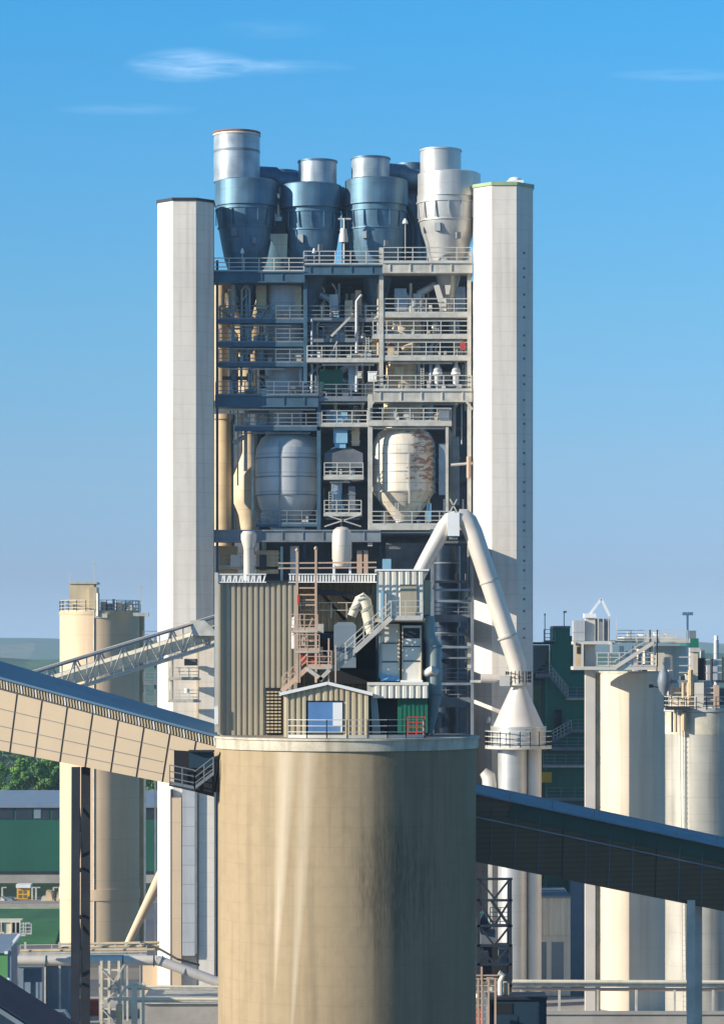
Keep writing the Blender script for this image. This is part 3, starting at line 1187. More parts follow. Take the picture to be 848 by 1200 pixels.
decks = [
    # px0, px1, row of deck top, thickness px, rail?, front D, depth, material
    (250, 357, 318, 13, 1, 399.4, 3.0, 'frame_steel'), (355, 448, 310, 12, 1, 399.4, 3.0, 'frame_steel'), (448, 553, 307, 13, 1, 399.2, 3.0, 'pale_steel'),
    (256, 357, 374, 4.5, 1, 400.1, 2.0, 'frame_steel'), (256, 357, 401, 5, 1, 400.1, 2.0, 'frame_steel'), (256, 357, 425, 4.5, 1, 400.1, 2.0, 'frame_steel'),
    (359, 446, 374, 3, 1, 402, 2.0, 'frame_steel'), (359, 436, 398, 3, 1, 402, 2.0, 'frame_steel'), (359, 446, 421, 3.5, 1, 399.9, 2.0, 'pale_steel'), (359, 446, 466, 4, 1, 399.9, 2.2, 'frame_steel'),
    (449, 549, 367, 5, 1, 399.9, 2.2, 'pale_steel'), (436, 549, 393, 4, 1, 399.9, 2.2, 'pale_steel'), (449, 549, 418, 4.5, 1, 399.9, 2.2, 'pale_steel'),
    (437, 553, 457, 14, 1, 399.5, 2.6, 'pale_steel'), (252, 373, 463, 14, 1, 399.6, 2.6, 'frame_steel'),
    (275, 376, 500, 4.5, 1, 400, 2.0, 'frame_steel'), (376, 431, 497, 3, 1, 400, 1.6, 'pale_steel'), (431, 529, 494, 5, 1, 399.6, 2.2, 'pale_steel'),
    (379, 426, 558, 4, 1, 399.9, 1.6, 'pale_steel'), (379, 424, 602, 3, 1, 400, 1.6, 'pale_steel'),
    (250, 446, 621, 14, 0, 399.6, 3.0, 'frame_steel'), (433, 548, 615, 6, 1, 399.5, 2.6, 'pale_steel'), (300, 372, 614, 3, 1, 400.4, 1.6, 'frame_steel'),
    (507, 552, 680, 3, 0, 399, 2, 'frame_steel'), (507, 552, 722, 7, 1, 399, 2, 'frame_steel'), (507, 552, 742, 3, 0, 399, 2, 'frame_steel'), (507, 552, 757, 2, 0, 399, 2, 'frame_steel'),
    (507, 552, 770, 2, 0, 399, 2, 'frame_steel'), (507, 552, 799, 3, 1, 398.6, 2, 'frame_steel'), (507, 552, 819, 10, 1, 398.6, 2, 'frame_steel'), (507, 552, 862, 6, 0, 398.6, 2, 'frame_steel'),
    (256, 330, 664, 3, 1, 403, 2, 'pale_steel'),
]
for i, (a, c, y, th, rl, D, dep, mt) in enumerate(decks):
    if mt == 'frame_steel' and (c < 380 or y < 330):
        mt = 'shaded_blue_steel'  # left and top decks take the copy with shade in its colour
    m = Mb()
    m.bp(a, y, c, y + th, D, dep)
    dk = part('deck', m, mt, fr)
    if th >= 12:
        for x in range(int(a) + 8, int(c) - 4, 24):
            m = Mb()
            m.bp(x, y + 1.5, x + 1.2, y + th - 1.2, D - .12, .12)
            part('stiffener', m, mt, dk)
        m = Mb()
        m.bp(a, y + th - 1.6, c, y + th, D - .22, .2)
        part('flange', m, mt, dk)
        m = Mb()
        m.bp(a, y - .2, c, y + 1.4, D - .22, .2)
        part('flange', m, 'rail_steel' if mt == 'pale_steel' else mt, dk)
    if rl:
        m = Mb()
        h = 1.9 if (a > 430 and y < 470) else 1.75
        m.rail([(X(a, D) + .1, D + .05, Z(y, D)), (X(c, D) - .1, D + .05, Z(y, D))], h, 3, 1.9, .12)
        part('railing', m, 'rail_steel' if (mt == 'pale_steel' or y < 320) else 'frame_steel', dk)

# braces and stairs in the frame
for (a, ya, c, yc, D, wd) in ((380, 603, 423, 617, 399.9, .16), (380, 617, 423, 603, 399.9, .16), (292, 430, 312, 455, 400.4, .22), (388, 394, 410, 372, 400.6, .28),
                              (525, 615, 537, 600, 399.4, .2), (527, 585, 535, 600, 399.4, .16), (535, 585, 527, 600, 399.4, .16), (256, 362, 275, 374, 401, .2), (438, 374, 452, 360, 400.6, .2),
                              (304, 374, 314, 358, 400, .2), (546, 470, 553, 480, 399.4, .3), (438, 470, 431, 480, 399.4, .3), (395, 400, 385, 420, 401.5, .2)):
    m = Mb()
    m.bar(P(a, ya, D), P(c, yc, D), wd)
    part('brace', m, 'pale_steel' if a > 376 else 'frame_steel', fr)
# walls added to shade the lower right bay and shaft; gaps pass sun patches
for (xx, dr) in ((505.5, 0), (551.5, 17)):
    for (y0, y1) in ((634 - dr, 682), (706, 735), (768, 800), (806, 1146 - dr)):
        y0 += dr
        y1 += dr
        m = Mb()
        m.box(X(xx, 391), X(xx, 391) + .12, 391, 399.3, Z(y1, 395), Z(y0, 395))
        part('side_cladding', m, 'interior_steel', fr)
for (x, D_) in ((505, 390.8), (551.5, 390.8)):
    m = Mb()
    m.box(X(x, D_), X(x, D_) + .35, D_ - .35, D_, 0, Z(630, D_))
    part('column', m, 'frame_steel', fr)
for y in (634, 690, 703, 757, 800):
    m = Mb()
    m.box(X(505, 391), X(553, 391), 390.6, 390.85, Z(y, 391) - .3, Z(y, 391))
    part('beam', m, 'frame_steel', fr)
# interior slabs and rear wall
for y in (330, 374, 420, 466, 500, 560, 623, 690, 740, 800, 860):
    m = Mb()
    m.bp(300 if y < 700 else 256, y, 548, y + 4, 413, 11)
    part('rear_slab', m, 'interior_steel', fr)
m = Mb()
m.box(X(250, 424), X(560, 424), 424, 424.4, 0, Z(330, 424))
part('rear_wall', m, 'interior_steel', fr)
m = Mb()
m.box(X(302, 412), X(302, 412) + .3, 409, 424, 0, Z(330, 412))  # added wall that keeps the low sun out of the rear bays
part('sun_block_wall', m, 'interior_steel', fr)
m = Mb()
m.box(X(256, 412), X(552, 412), 409, 409.3, 0, Z(866, 412))
part('base_wall', m, 'interior_steel', fr)
# roof deck under the cyclones
m = Mb()
m.box(X(252, 402), X(553, 402), 402.4, 418, Z(322, 402), Z(318, 402))
part('roof_deck', m, 'interior_steel', fr)

rnd = random.Random(11)
# pipe runs, cable trays, cabinets, pumps scattered on the decks
pale = ['pale_steel', 'frame_steel', 'white_duct', 'tan_duct', 'vessel_steel', 'interior_steel']
npipe = ncab = 0
for (a, c, y, th, rl, D, dep, mt) in decks:
    if y < 330 or y > 830 or not rl:
        continue
    room = 17
    for k in range(int((c - a) / 20)):
        x = rnd.uniform(a + 3, c - 8)
        wd = rnd.uniform(3, 9)
        hgt = rnd.uniform(5, 14)
        dd = D + rnd.uniform(.8, 1.4)
        if ncab < 70:
            m = Mb()
            mm = rnd.choice(pale)
            if rnd.random() < .5:
                m.bp(x, y - hgt, x + wd, y, dd, .8)
            elif rnd.random() < .5:
                m.tube([P(x, y - 3.5, dd), P(x + wd + 3, y - 3.5, dd)], .4, 10)
                m.bp(x + 2, y - 3, x + wd, y, dd - .1, .4)
            else:
                m.lp(x, dd + .5, [(wd * .3, y), (wd * .45, y - hgt * .4), (wd * .45, y - hgt), (.3, y - hgt - 3)], 12)
            part('equipment_box', m, mm, fr)
            ncab += 1
    for k in range(int((c - a) / 28)):
        if npipe < 84:
            m = Mb()
            dd = D + rnd.uniform(2.2, 6)
            r = rnd.uniform(.08, .3)
            if rnd.random() < .62:
                x = rnd.uniform(a, c)
                x2 = x + rnd.uniform(-9, 9) * (rnd.random() < .35)
                m.tube([P(x, y, dd), P(x, y - 13, dd), P(x2, y - 17, dd), P(x2, y - 30, dd)], r, 8)
            else:
                x = rnd.uniform(a, (a + c) / 2)
                yy = y - rnd.uniform(14, 20)
                m.tube([P(x, yy, dd), P(min(c, x + rnd.uniform(20, 60)), yy, dd)], r, 8)
            part('pipe_run', m, rnd.choice(pale), fr)
            npipe += 1

# more services: cable trays, ladders, ring-seamed duct sections, lit fittings
cols_rng = [(258, 354), (360, 444), (450, 546)]
for (a, c, y, th, rl, D, dep, mt) in decks:
    if y < 330 or y > 640 or not rl or c - a < 40:
        continue
    m = Mb()
    yy = y + th + 2.2
    m.bp(a + rnd.uniform(2, 20), yy, c - rnd.uniform(2, 25), yy + 1.5, D + .5, .4)
    part('cable_tray', m, rnd.choice(['pale_steel', 'rail_steel', 'frame_steel']), fr)
    if rnd.random() < .75:
        x = rnd.uniform(a + 6, c - 8)
        m = Mb()
        for o in (0, 3.2):
            m.bar(P(x + o, y, D + 1.3), P(x + o, y - 26, D + 1.3), .09)
        for k in range(9):
            m.bar(P(x, y - 2 - k * 2.8, D + 1.3), P(x + 3.2, y - 2 - k * 2.8, D + 1.3), .07)
        part('ladder', m, 'rail_steel', fr)
    for k in range(3):
        x = rnd.uniform(a + 4, c - 12)
        r = rnd.uniform(3, 8)
        m = Mb()
        dd = D + rnd.uniform(3.2, 6.5)
        h = rnd.uniform(12, 22)
        m.lp(x + r, dd, [(r * .6, y), (r, y - 3), (r, y - h * .5), (r * 1.1, y - h * .5), (r * 1.1, y - h * .55), (r, y - h * .55), (r, y - h), (r * .5, y - h - 3)], 16)
        part('duct_section', m, rnd.choice(['vessel_steel', 'weathered_silver', 'frame_steel', 'white_duct', 'cream_steel']), fr)
    for k in range(2):
        x = rnd.uniform(a + 3, c - 6)
        m = Mb()
        w_ = rnd.uniform(2, 5)
        m.bp(x, y - rnd.uniform(4, 9), x + w_, y - .5, D + .45, .5)
        part('junction_box', m, rnd.choice(['white_paint', 'rail_steel', 'pale_blue', 'cream_steel', 'tan_duct']), fr)
for k in range(34):
    b0_, b1_ = cols_rng[k % 3]
    x = rnd.uniform(b0_, b1_)
    y0_ = rnd.choice([332, 345, 372, 398, 470, 500])
    y1_ = y0_ + rnd.uniform(40, 130)
    dd = rnd.uniform(401.2, 404.5)
    m = Mb()
    m.tube([P(x, y1_, dd), P(x, y0_ + 8, dd), P(x + rnd.choice([-5, 0, 6]), y0_, dd)], rnd.uniform(.08, .26), 8)
    part('riser_pipe', m, rnd.choice(['rail_steel', 'weathered_silver', 'pale_steel', 'cream_steel', 'vessel_steel', 'tan_duct']), fr)
for (x, y, w_, h_, dd, mt) in ((300, 332, 12, 30, 402.5, 'tan_duct'), (318, 350, 14, 22, 402.8, 'weathered_silver'), (345, 336, 8, 36, 403, 'cream_steel'), (386, 345, 10, 26, 402.6, 'vessel_steel'),
                               (404, 352, 9, 20, 402.4, 'cream_steel'), (416, 340, 7, 30, 403, 'tan_duct'), (462, 338, 14, 26, 403, 'weathered_silver'), (484, 344, 10, 22, 402.6, 'vessel_steel'),
                               (533, 336, 12, 28, 402.4, 'weathered_silver'), (268, 340, 9, 26, 402.8, 'cream_steel'), (408, 428, 9, 30, 402.5, 'weathered_silver'), (382, 480, 8, 18, 402, 'weathered_silver'),
                               (412, 500, 9, 22, 402, 'cream_steel'), (388, 566, 12, 30, 401.6, 'weathered_silver'), (408, 570, 8, 28, 401.5, 'frame_steel'), (514, 520, 9, 60, 402, 'weathered_silver'), (530, 512, 8, 80, 402.8, 'frame_steel')):
    m = Mb()
    m.bp(x, y, x + w_, y + h_, dd, 1.2)
    m.bp(x - .8, y + h_ * .3, x + w_ + .8, y + h_ * .3 + 1.2, dd - .1, 1.4)
    m.bp(x - .8, y + h_ * .75, x + w_ + .8, y + h_ * .75 + 1.2, dd - .1, 1.4)
    part('square_duct', m, mt, fr)
for k in range(16):
    b0_, b1_ = cols_rng[k % 3]
    y = rnd.choice([345, 384, 410, 440, 485, 520])
    x = rnd.uniform(b0_, b1_ - 20)
    m = Mb()
    m.tube([P(x, y, 403.5), P(x + rnd.uniform(8, 22), y + rnd.uniform(-14, 22), 403.5)], rnd.uniform(.2, .5), 10)
    part('sloping_chute', m, rnd.choice(['weathered_silver', 'cream_steel', 'vessel_steel']), fr)

# cyclones ----------------------------------------------------------------


def cyclone(cx, D, prof_tube, ctube, prof, shell, label, mt, band, seg=48):
    t = thing('cyclone', (X(cx, D), D, Z(prof[-1][1], D)), label, 'cyclone', 'cyclones on top of the tower')
    m = Mb()
    m.lp(cx, D, prof, seg)
    part('body', m, mt, t)
    m = Mb()
    # volute shell, offset and open-cornered
    s0, s1, r, ox = shell
    m.lp(cx + ox, D - .1, [(r, s1), (r, s0), (r * .93, s0 - 1.5)], seg)
    part('volute', m, mt, t)
    m = Mb()
    m.lp(ctube, D, prof_tube, seg)
    tb = part('outlet_tube', m, 'weathered_silver' if mt == 'cyclone_steel' else mt, t)
    m = Mb()
    y0 = prof_tube[-1][1]
    r0 = prof_tube[-1][0]
    m.lp(ctube, D, [(r0 + .9, y0 + 2), (r0 + .9, y0)], seg)
    part('top_ring', m, band, tb)
    # stiffener plates on body
    for a in range(-75, 80, 25):
        th = R(-90 + a)
        rr = prof[1][0] * D / F
        m = Mb()
        p = Vector((X(cx, D) + (rr + .05) * math.cos(th), D + (rr + .05) * math.sin(th), Z(prof[1][1] + 2, D)))
        q = p + Vector((0, 0, -(18 * D / F)))
        m.bar(p, q, .12, .2)
        part('stiffener', m, mt, t)
    # inspection door and platform bracket on the body
    for (ang, yy, sz) in ((-112, prof[2][1] + 14, .55), (-70, prof[2][1] + 24, .4)):
        th = R(ang)
        rr = (prof[3][0] + 3) * D / F
        ctr = Vector((X(cx, D) + rr * math.cos(th), D + rr * math.sin(th), Z(yy, D)))
        tg = Vector((-math.sin(th), math.cos(th), 0))
        nr = Vector((math.cos(th), math.sin(th), 0))
        m = Mb()
        m.hexa([ctr + tg * a + nr * b_ + Vector((0, 0, z)) for z in (-sz, sz) for (a, b_) in ((-sz * .7, -.5), (-sz * .7, .08), (sz * .7, .08), (sz * .7, -.5))])
        part('inspection_door', m, 'frame_steel', t)
    for y in (prof[1][1] + 1, prof[1][1] + 22):
        # interpolate radius
        rr = None
        for (ra, ya), (rb, yb) in zip(prof[:-1], prof[1:]):
            if ya <= y <= yb:
                rr = ra + (rb - ra) * (y - ya) / max(.01, yb - ya)
        if rr:
            m = Mb()
            m.lp(cx, D, [(rr + 1.2, y + .8), (rr + 1.2, y - .8)], seg)
            part('ring_stiffener', m, mt, t)
    return t


c1 = cyclone(288, 404, [(27, 214), (27, 158)], 277.5,
             [(35, 240), (35, 246), (33, 262), (29, 285), (25, 305), (17, 328), (7, 373), (5, 376), (5, 426)], (214, 243, 36.5, .5),
             'cyclone with the tallest pale outlet tube, dark dished body, leftmost on the tower', 'cyclone_steel', 'rusty_vessel')
c2 = cyclone(365, 405.5, [(22.5, 219), (22.5, 189)], 372,
             [(34, 240), (34, 250), (32.5, 270), (30, 290), (26, 308), (19, 328), (6, 374), (5, 378), (5, 420)], (219, 246, 36.5, -1),
             'dark cyclone with a short outlet tube, second from the left shaft', 'cyclone_steel', 'cyclone_steel')
c3 = cyclone(441, 405.5, [(22.5, 214), (22.5, 185.5)], 434,
             [(35, 235), (35, 248), (34, 265), (31, 290), (26, 308), (18, 326), (7, 374), (5, 378), (5, 420)], (213, 242, 36.8, 0),
             'blue grey cyclone with a brightly lit outlet tube, third from the left shaft', 'cyclone_steel', 'cyclone_steel')
c4 = cyclone(524.5, 402.8, [(24, 206), (24, 176)], 516,
             [(36, 230), (36, 238), (34.5, 256), (31, 272), (26, 287), (24, 300), (15, 322), (8, 352), (6, 365)], (205, 233, 36.8, 1.5),
             'silvery white cyclone brightly lit by the sun, next to the right shaft', 'pale_cyclone', 'pale_cyclone')
# paler skin band on cyclone one tube
m = Mb()
m.lp(277.5, 404, [(27.3, 180), (27.3, 177)], 48)
part('weld_band', m, 'frame_steel', c1)
m = Mb()
m.lp(277.5, 404, [(26.0, 158), (27.9, 157), (27.9, 155.5)], 48)
part('rusty_lip', m, 'rust_lip', c1)
# connecting ducts
for (a, ya, c, yc, D, r, lab) in ((300, 206, 352, 208, 408, 1.3, 'blue grey crossover duct between the first and second cyclones'), (452, 203, 500, 206, 408, 1.35, 'blue grey crossover duct between the third and fourth cyclones')):
    m = Mb()
    m.tube([P(a, ya, D), P((a + c) / 2 - 4, ya + 1, D), P((a + c) / 2 + 2, ya + 6, D), P(c, yc + 5, D)], r, 20)
    t_ = solo('crossover_duct', m, 'cyclone_steel', lab, 'duct', 'crossover ducts between cyclones')
for (cx, D, lab) in ((330, 414, 'dark rear cyclone half hidden between the first and second cyclones'), (482, 414, 'dark rear cyclone half hidden between the third and fourth cyclones')):
    t = thing('cyclone', (X(cx, D), D, Z(318, D)), lab, 'cyclone', 'cyclones on top of the tower')
    m = Mb()
    m.lp(cx, D, [(32, 214 if cx < 400 else 206), (34, 222), (34, 262), (26, 300), (20, 318)], 40)
    part('body', m, 'cyclone_steel', t)
    m = Mb()
    m.lp(cx, D, [(20, 214), (20, 201 if cx < 400 else 193)], 32)
    part('outlet_tube', m, 'cyclone_steel', t)
for (a_, ya, c_, yc, D, r, mt, lab) in ((318, 236, 336, 262, 406, .9, 'weathered_silver', 'short silvery duct sloping between the first two cyclones'),
                                  (396, 226, 410, 250, 409, 1.1, 'cyclone_steel', 'steep dark duct in the gap between the second and third cyclones'),
                                  (474, 236, 492, 268, 408, 1.0, 'cyclone_steel', 'steep dark duct beside the silvery cyclone')):
    m = Mb()
    m.tube([P(a_, ya, D), P((a_ + c_) / 2, ya + 6, D), P(c_, yc, D), P(c_, 312, D)], r, 16)
    solo('sloping_duct', m, mt, lab, 'duct', 'sloping ducts between cyclones')
# ladles / vent boxes between cyclones
t = thing('tan_hopper', (X(328, 402), 402, Z(308, 402)), 'small cream hopper between the first two cyclones on the top deck', 'hopper')
m = Mb()
D = 403
m.hexa([P(330, 303, D), P(336, 303, D), P(336, 303, D + 1), P(330, 303, D + 1), P(313, 274, D), P(337, 274, D), P(337, 274, D + 2), P(313, 274, D + 2)])
part('cone', m, 'cream_steel', t)
m = Mb()
m.bp(318, 259, 335, 274, D + .1, 1.8)
part('casing', m, 'dark_steel', t)
m = Mb()
m.bp(322, 254, 330, 259, D + .3, 1)
m.lp(326, D + .8, [(2.5, 255), (1.2, 240)], 10)
part('cap', m, 'white_duct', t)
t = thing('vent_stack', (X(403, 400.5), 400.5, Z(310, 400.5)), 'slim white vent on a mast between the second and third cyclones', 'vent')
m = Mb()
D = 400.5
m.lp(403, D, [(1.1, 312), (1.1, 256)], 8)
part('mast', m, 'rail_steel', t)
m = Mb()
m.lp(402.5, D, [(5.2, 284), (5.2, 280), (3.6, 268)], 12)
part('lantern', m, 'white_duct', t)
m = Mb()
m.bp(396, 255.5, 411, 257.2, D, .4)
part('crossbar', m, 'rail_steel', t)
for (px, py, D, lab) in ((284, 296, 399.9, 'white floodlight on the top deck railing in front of the first cyclone'), (368, 296, 399.9, 'white floodlight on the top deck railing in front of the second cyclone'),
                    (474.5, 261, 400.2, 'white domed lamp between the third and fourth cyclones')):
    t = thing('floodlight', P(px, 310, D), lab, 'lamp', 'floodlights of the top deck')
    m = Mb()
    m.bar(P(px, 309 if px > 400 else 316, D), P(px, py, D), .12)
    part('pole', m, 'rail_steel', t)
    m = Mb()
    m.lp(px, D, [(3.4 if px > 400 else 2.2, py + 1), (2.6 if px > 400 else 2, py - 2), (.8, py - 5)], 12)
    part('head', m, 'white_paint', t)

# vessels ----------------------------------------------------------------
D = 404.6
t = thing('preheater_vessel', (X(336, D), D, Z(622, D)), 'grey banded vessel with sloping shoulder and tall neck in the left bay', 'vessel')
m = Mb()
m.lp(337, D, [(36.5, 526), (37.5, 534), (37.5, 578), (33, 594), (24, 610), (19, 623)], 56)
m.lp(337, D, [(23, 508), (31, 514), (36.5, 526)], 56)
part('body', m, 'vessel_steel', t)
m = Mb()
m.hexa([P(300, 540, D - .6), P(372, 520, D - .6), P(372, 520, D + 3), P(300, 540, D + 3), P(322, 516, D - .2), P(372, 512, D - .2), P(372, 512, D + 3), P(322, 516, D + 3)])
m.v = m.v
part('shoulder_plate', m, 'vessel_steel', t)
m = Mb()
m.lp(332, D + .3, [(21, 512), (21, 480), (22, 380), (22, 335)], 40)
part('neck', m, 'vessel_steel', t)
for y in (538, 560, 581):
    m = Mb()
    m.lp(337, D, [(38.2, y + .6), (38.2, y - .6)], 56)
    part('band', m, 'frame_steel', t)
m = Mb()
m.bp(327, 516, 328, 618, D - 4.26, .12)
m.v = [Vector((q.x, q.y, q.z)) for q in m.v]
part('weld_strip', m, 'frame_steel', t)
D = 404.2
t = thing('preheater_vessel', (X(473, D), D, Z(612, D)), 'cream vessel blotched with rust in the right bay of the tower', 'vessel')
m = Mb()
m.lp(473, D, [(24, 503), (31, 508), (35.5, 517), (36.8, 528), (36.8, 576), (26, 592), (15, 606), (9, 614)], 56)
part('body', m, 'rusty_vessel', t)
m = Mb()
m.lp(472, D + .3, [(23, 506), (23, 470), (20, 440), (20, 380)], 40)
part('neck', m, 'cream_steel', t)
for y in (533, 554, 577):
    m = Mb()
    m.lp(473, D, [(37.5, y + .6), (37.5, y - .6)], 56)
    part('band', m, 'pale_steel', t)
for x, yy in ((478, 531), (443, 508)):
    m = Mb()
    m.bp(x, yy, x + 2, 590 if x > 450 else 586, D - 4.3 if x > 450 else D - 3.6, .2)
    part('side_pipe', m, 'pale_steel', t)
t = thing('round_vessel', (X(288, 409), 409, Z(620, 409)), 'sunlit cream bulbous vessel half hidden at the left shaft', 'vessel')
m = Mb()
m.lp(292, 409, [(9, 505), (9, 530), (15, 545), (20, 558), (20, 590), (14, 604), (11, 622)], 32)
part('body', m, 'cream_steel', t)
m = Mb()
m.lp(281, 409.5, [(3, 560), (9, 566), (12, 580), (10, 600), (8, 622)], 24)
part('side_lobe', m, 'cream_steel', t)
t = thing('riser_duct', (X(262, 409), 409, Z(640, 409)), 'sunlit cream vertical duct beside the left shaft, lower storeys', 'duct')
m = Mb()
m.lp(262, 409, [(12.5, 486), (13, 640)], 28)
part('duct_run', m, 'tan_duct', t)
m = Mb()
m.lp(262, 409, [(14.5, 492), (14.5, 486)], 28)
part('flange', m, 'tan_duct', t)
t = thing('riser_duct', (X(262, 411), 411, Z(470, 411)), 'sunlit cream duct beside the left shaft, upper storeys under the cyclones', 'duct')
m = Mb()
m.lp(258, 411, [(9, 335), (9, 470)], 28)
part('duct_run', m, 'tan_duct', t)
m = Mb()
m.tube([P(262, 345, 411.5), P(275, 375, 411.5), P(290, 392, 411.5), P(290, 460, 411.5)], 1.35, 18)
part('branch', m, 'tan_duct', t)
m = Mb()
m.tube([P(320, 338, 411.5), P(300, 366, 411.5), P(297, 374, 411.5), P(297, 425, 411.5)], 1.3, 18)
part('branch', m, 'tan_duct', t)
for (x, D, lab) in ((274, 401.4, 'left one of two thin dip pipes with valves under the first cyclone'), (293, 401.4, 'right one of two thin dip pipes with valves under the first cyclone')):
    t = thing('dip_pipe', (X(x, D), D, Z(464, D)), lab, 'pipe', 'dip pipes under the first cyclone')
    m = Mb()
    m.lp(x, D, [(2.2, 425), (2.2, 464)], 12)
    part('pipe_run', m, 'frame_steel', t)
    m = Mb()
    m.lp(x, D, [(1, 436), (4, 438), (4, 446), (1, 448)], 12)
    part('valve', m, 'frame_steel', t)
# panels and boxes inside the middle bay
m = Mb()
m.bp(374, 433, 401, 458, 402, .6)
for x in (381, 388, 395):
    m.bp(x, 433, x + 1, 458, 401.92, .1)
solo('green_screen', m, 'green_paint', 'green sheet metal screen inside the middle bay of the frame', 'panel')
t = thing('inlet_box', (X(398, 401), 402, Z(524, 401)), 'pale blue inlet box above the dark hopper in the middle bay', 'duct box')
m = Mb()
m.bp(390.5, 483, 407, 519, 400.8, 2)
part('casing', m, 'pale_blue', t)
m = Mb()
m.bp(392, 519, 405, 525, 401, 1.5)
part('neck', m, 'pale_blue', t)
t = thing('dark_hopper', (X(400, 401), 402, Z(560, 401)), 'dark faceted hopper below the pale blue box', 'hopper')
m = Mb()
m.hexa([P(380, 547, 400.6), P(425, 547, 400.6), P(425, 547, 405), P(380, 547, 405), P(380, 531, 400.6), P(425, 531, 400.6), P(425, 531, 405), P(380, 531, 405)])
part('body', m, 'interior_steel', t)
m = Mb()
m.hexa([P(380, 531, 400.6), P(425, 531, 400.6), P(425, 531, 405), P(380, 531, 405), P(391, 524, 401.6), P(409, 524, 401.6), P(409, 524, 404), P(391, 524, 404)])
part('top', m, 'interior_steel', t)
t = thing('slanted_chute', P(517, 362, 401), 'bright white slanted chute under the silvery cyclone', 'chute')
m = Mb()
m.hexa([P(515, 362, 400.4), P(523, 362, 400.4), P(523, 362, 401.4), P(515, 362, 401.4), P(508, 335, 400.4), P(514, 333, 400.4), P(514, 333, 401.4), P(508, 335, 401.4)])
part('chute_run', m, 'white_duct', t)
m = Mb()
m.hexa([P(522, 345, 400.4), P(526, 345, 400.4), P(526, 345, 401), P(522, 345, 401), P(521, 334, 400.4), P(528, 334, 400.4), P(528, 334, 401), P(521, 334, 401)])
part('branch', m, 'white_duct', t)
m = Mb()
m.bp(539, 401, 545, 410, 399.7, .15)
solo('notice_board', m, 'red_paint', 'plain red board on the railing near the right shaft', 'board')
m = Mb()
m.tube([P(471, 410, 400.7), P(483, 403, 400.7), P(484, 402, 400.7)], .35, 8)
solo('slanted_pipe', m, 'tan_duct', 'short tan slanted pipe on the third right deck', 'pipe')
for (x, lab) in ((512.5, 'round grey feed pot nearer the frame middle on the right thick deck'), (534, 'round grey feed pot nearer the right shaft on the right thick deck')):
    t = thing('feed_pot', P(x, 457, 401), lab, 'pot', 'feed pots on the right deck')
    m = Mb()
    m.lp(x, 401.2, [(3.6, 457), (3.8, 440), (5, 437), (5, 433), (2.4, 429), (2, 424)], 18)
    part('body', m, 'vessel_steel', t)
    m = Mb()
    m.lp(x, 401.2, [(5.6, 439), (5.6, 436.6)], 18)
    part('flange', m, 'white_paint', t)
for (a, b0, c, d0, D, mt, nm, lab, ct) in ((431, 436, 441.5, 447, 400.6, 'white_paint', 'control_box', 'white control box beside the middle column on the upper storeys', 'box'),
                                     (419, 436, 424, 443, 400.6, 'white_duct', 'lamp_box', 'small cream box left of the white control box', 'box'),
                                     (462, 431, 473, 441, 401, 'tan_duct', 'fan_casing', 'tan fan casing on the left of the right thick deck', 'fan'),
                                     (514, 480, 527, 492, 399.5, 'frame_steel', 'framed_hatch', 'dark framed hatch at the end of the deck over the rusty vessel', 'hatch'),
                                     (458, 478, 465, 493, 401, 'white_duct', 'white_casing', 'white vertical casing on the deck over the rusty vessel', 'casing'),
                                     (461, 381, 466, 391, 400.6, 'rusty_vessel', 'yellow_drum', 'cream drum behind the second right railing', 'drum')):
    m = Mb()
    m.bp(a, b0, c, d0, D, 1.0)
    m.bp(a - .5, b0 - .8, c + .5, b0, D - .1, 1.2)
    m.bp(a + 1, b0 + 1.5, c - 1, d0 - 2, D - .06, .05)
    solo(nm, m, mt, lab, ct)

# white tank and funnel pipe in front of the lower storeys
D = 394
t = thing('white_tank', (X(400, D), D, Z(668, D)), 'white domed upright tank behind the slatted parapet', 'tank')
m = Mb()
m.lp(400.5, D, [(7, 664), (11.5, 655), (11.5, 627), (10, 621), (6, 618), (.1, 617)], 28)
part('shell', m, 'white_duct', t)
for y in (640,):
    m = Mb()
    m.lp(400.5, D, [(11.8, y + .4), (11.8, y - .4)], 28)
    part('band', m, 'pale_steel', t)
m = Mb()
for x in (391, 410):
    m.bar(P(x, 657, D), P(x, BASE(D), D), .3)
part('leg_frame', m, 'white_paint', t)
t = thing('funnel_pipe', (X(291.5, D), D, Z(690, D)), 'white pipe with wide funnel head in front of the left bay', 'pipe')
m = Mb()
m.lp(291.5, D, [(6, 700), (6, 643), (9.2, 632), (9.2, 626), (6.8, 622.5)], 24)
part('pipe_run', m, 'white_duct', t)
m = Mb()
m.lp(291.5, D, [(6.4, 643.6), (6.4, 642)], 24)
part('band', m, 'pale_steel', t)
m = Mb()
m.bar(P(291.5, 700, D), P(291.5, BASE(D), D), .6)
part('support', m, 'pale_steel', t)
# lower storeys stuff
for i, (a, b0, c, d0, D, mt) in enumerate(((256, 640, 278, 672, 404, 'tan_duct'), (270, 650, 282, 664, 402, 'white_duct'), (300, 645, 326, 672, 403, 'tan_duct'), (304, 650, 312, 668, 402, 'dark_steel'), (340, 640, 350, 672, 402, 'vessel_steel'),
                                     (418, 645, 424, 672, 401, 'pink_scaffold'), (426, 645, 431, 672, 401, 'pink_scaffold'), (452, 636, 500, 672, 405, 'interior_steel'), (448, 655, 458, 668, 400, 'pale_blue'))):
    m = Mb()
    m.bp(a, b0, c, d0, D, 2)
    part('casing', m, mt, fr)
m = Mb()
m.lp(522, 403, [(17, 640), (17, 735)], 32)
t = thing('dark_steel_vessel', (X(522, 403), 403, Z(870, 403)), 'dark glossy upright cylinder under the white lambda duct', 'vessel')
part('shell', m, 'navy_steel', t)
m = Mb()
m.lp(522, 403, [(15, 735), (15, 870)], 32)
part('lower_shell', m, 'navy_steel', t)
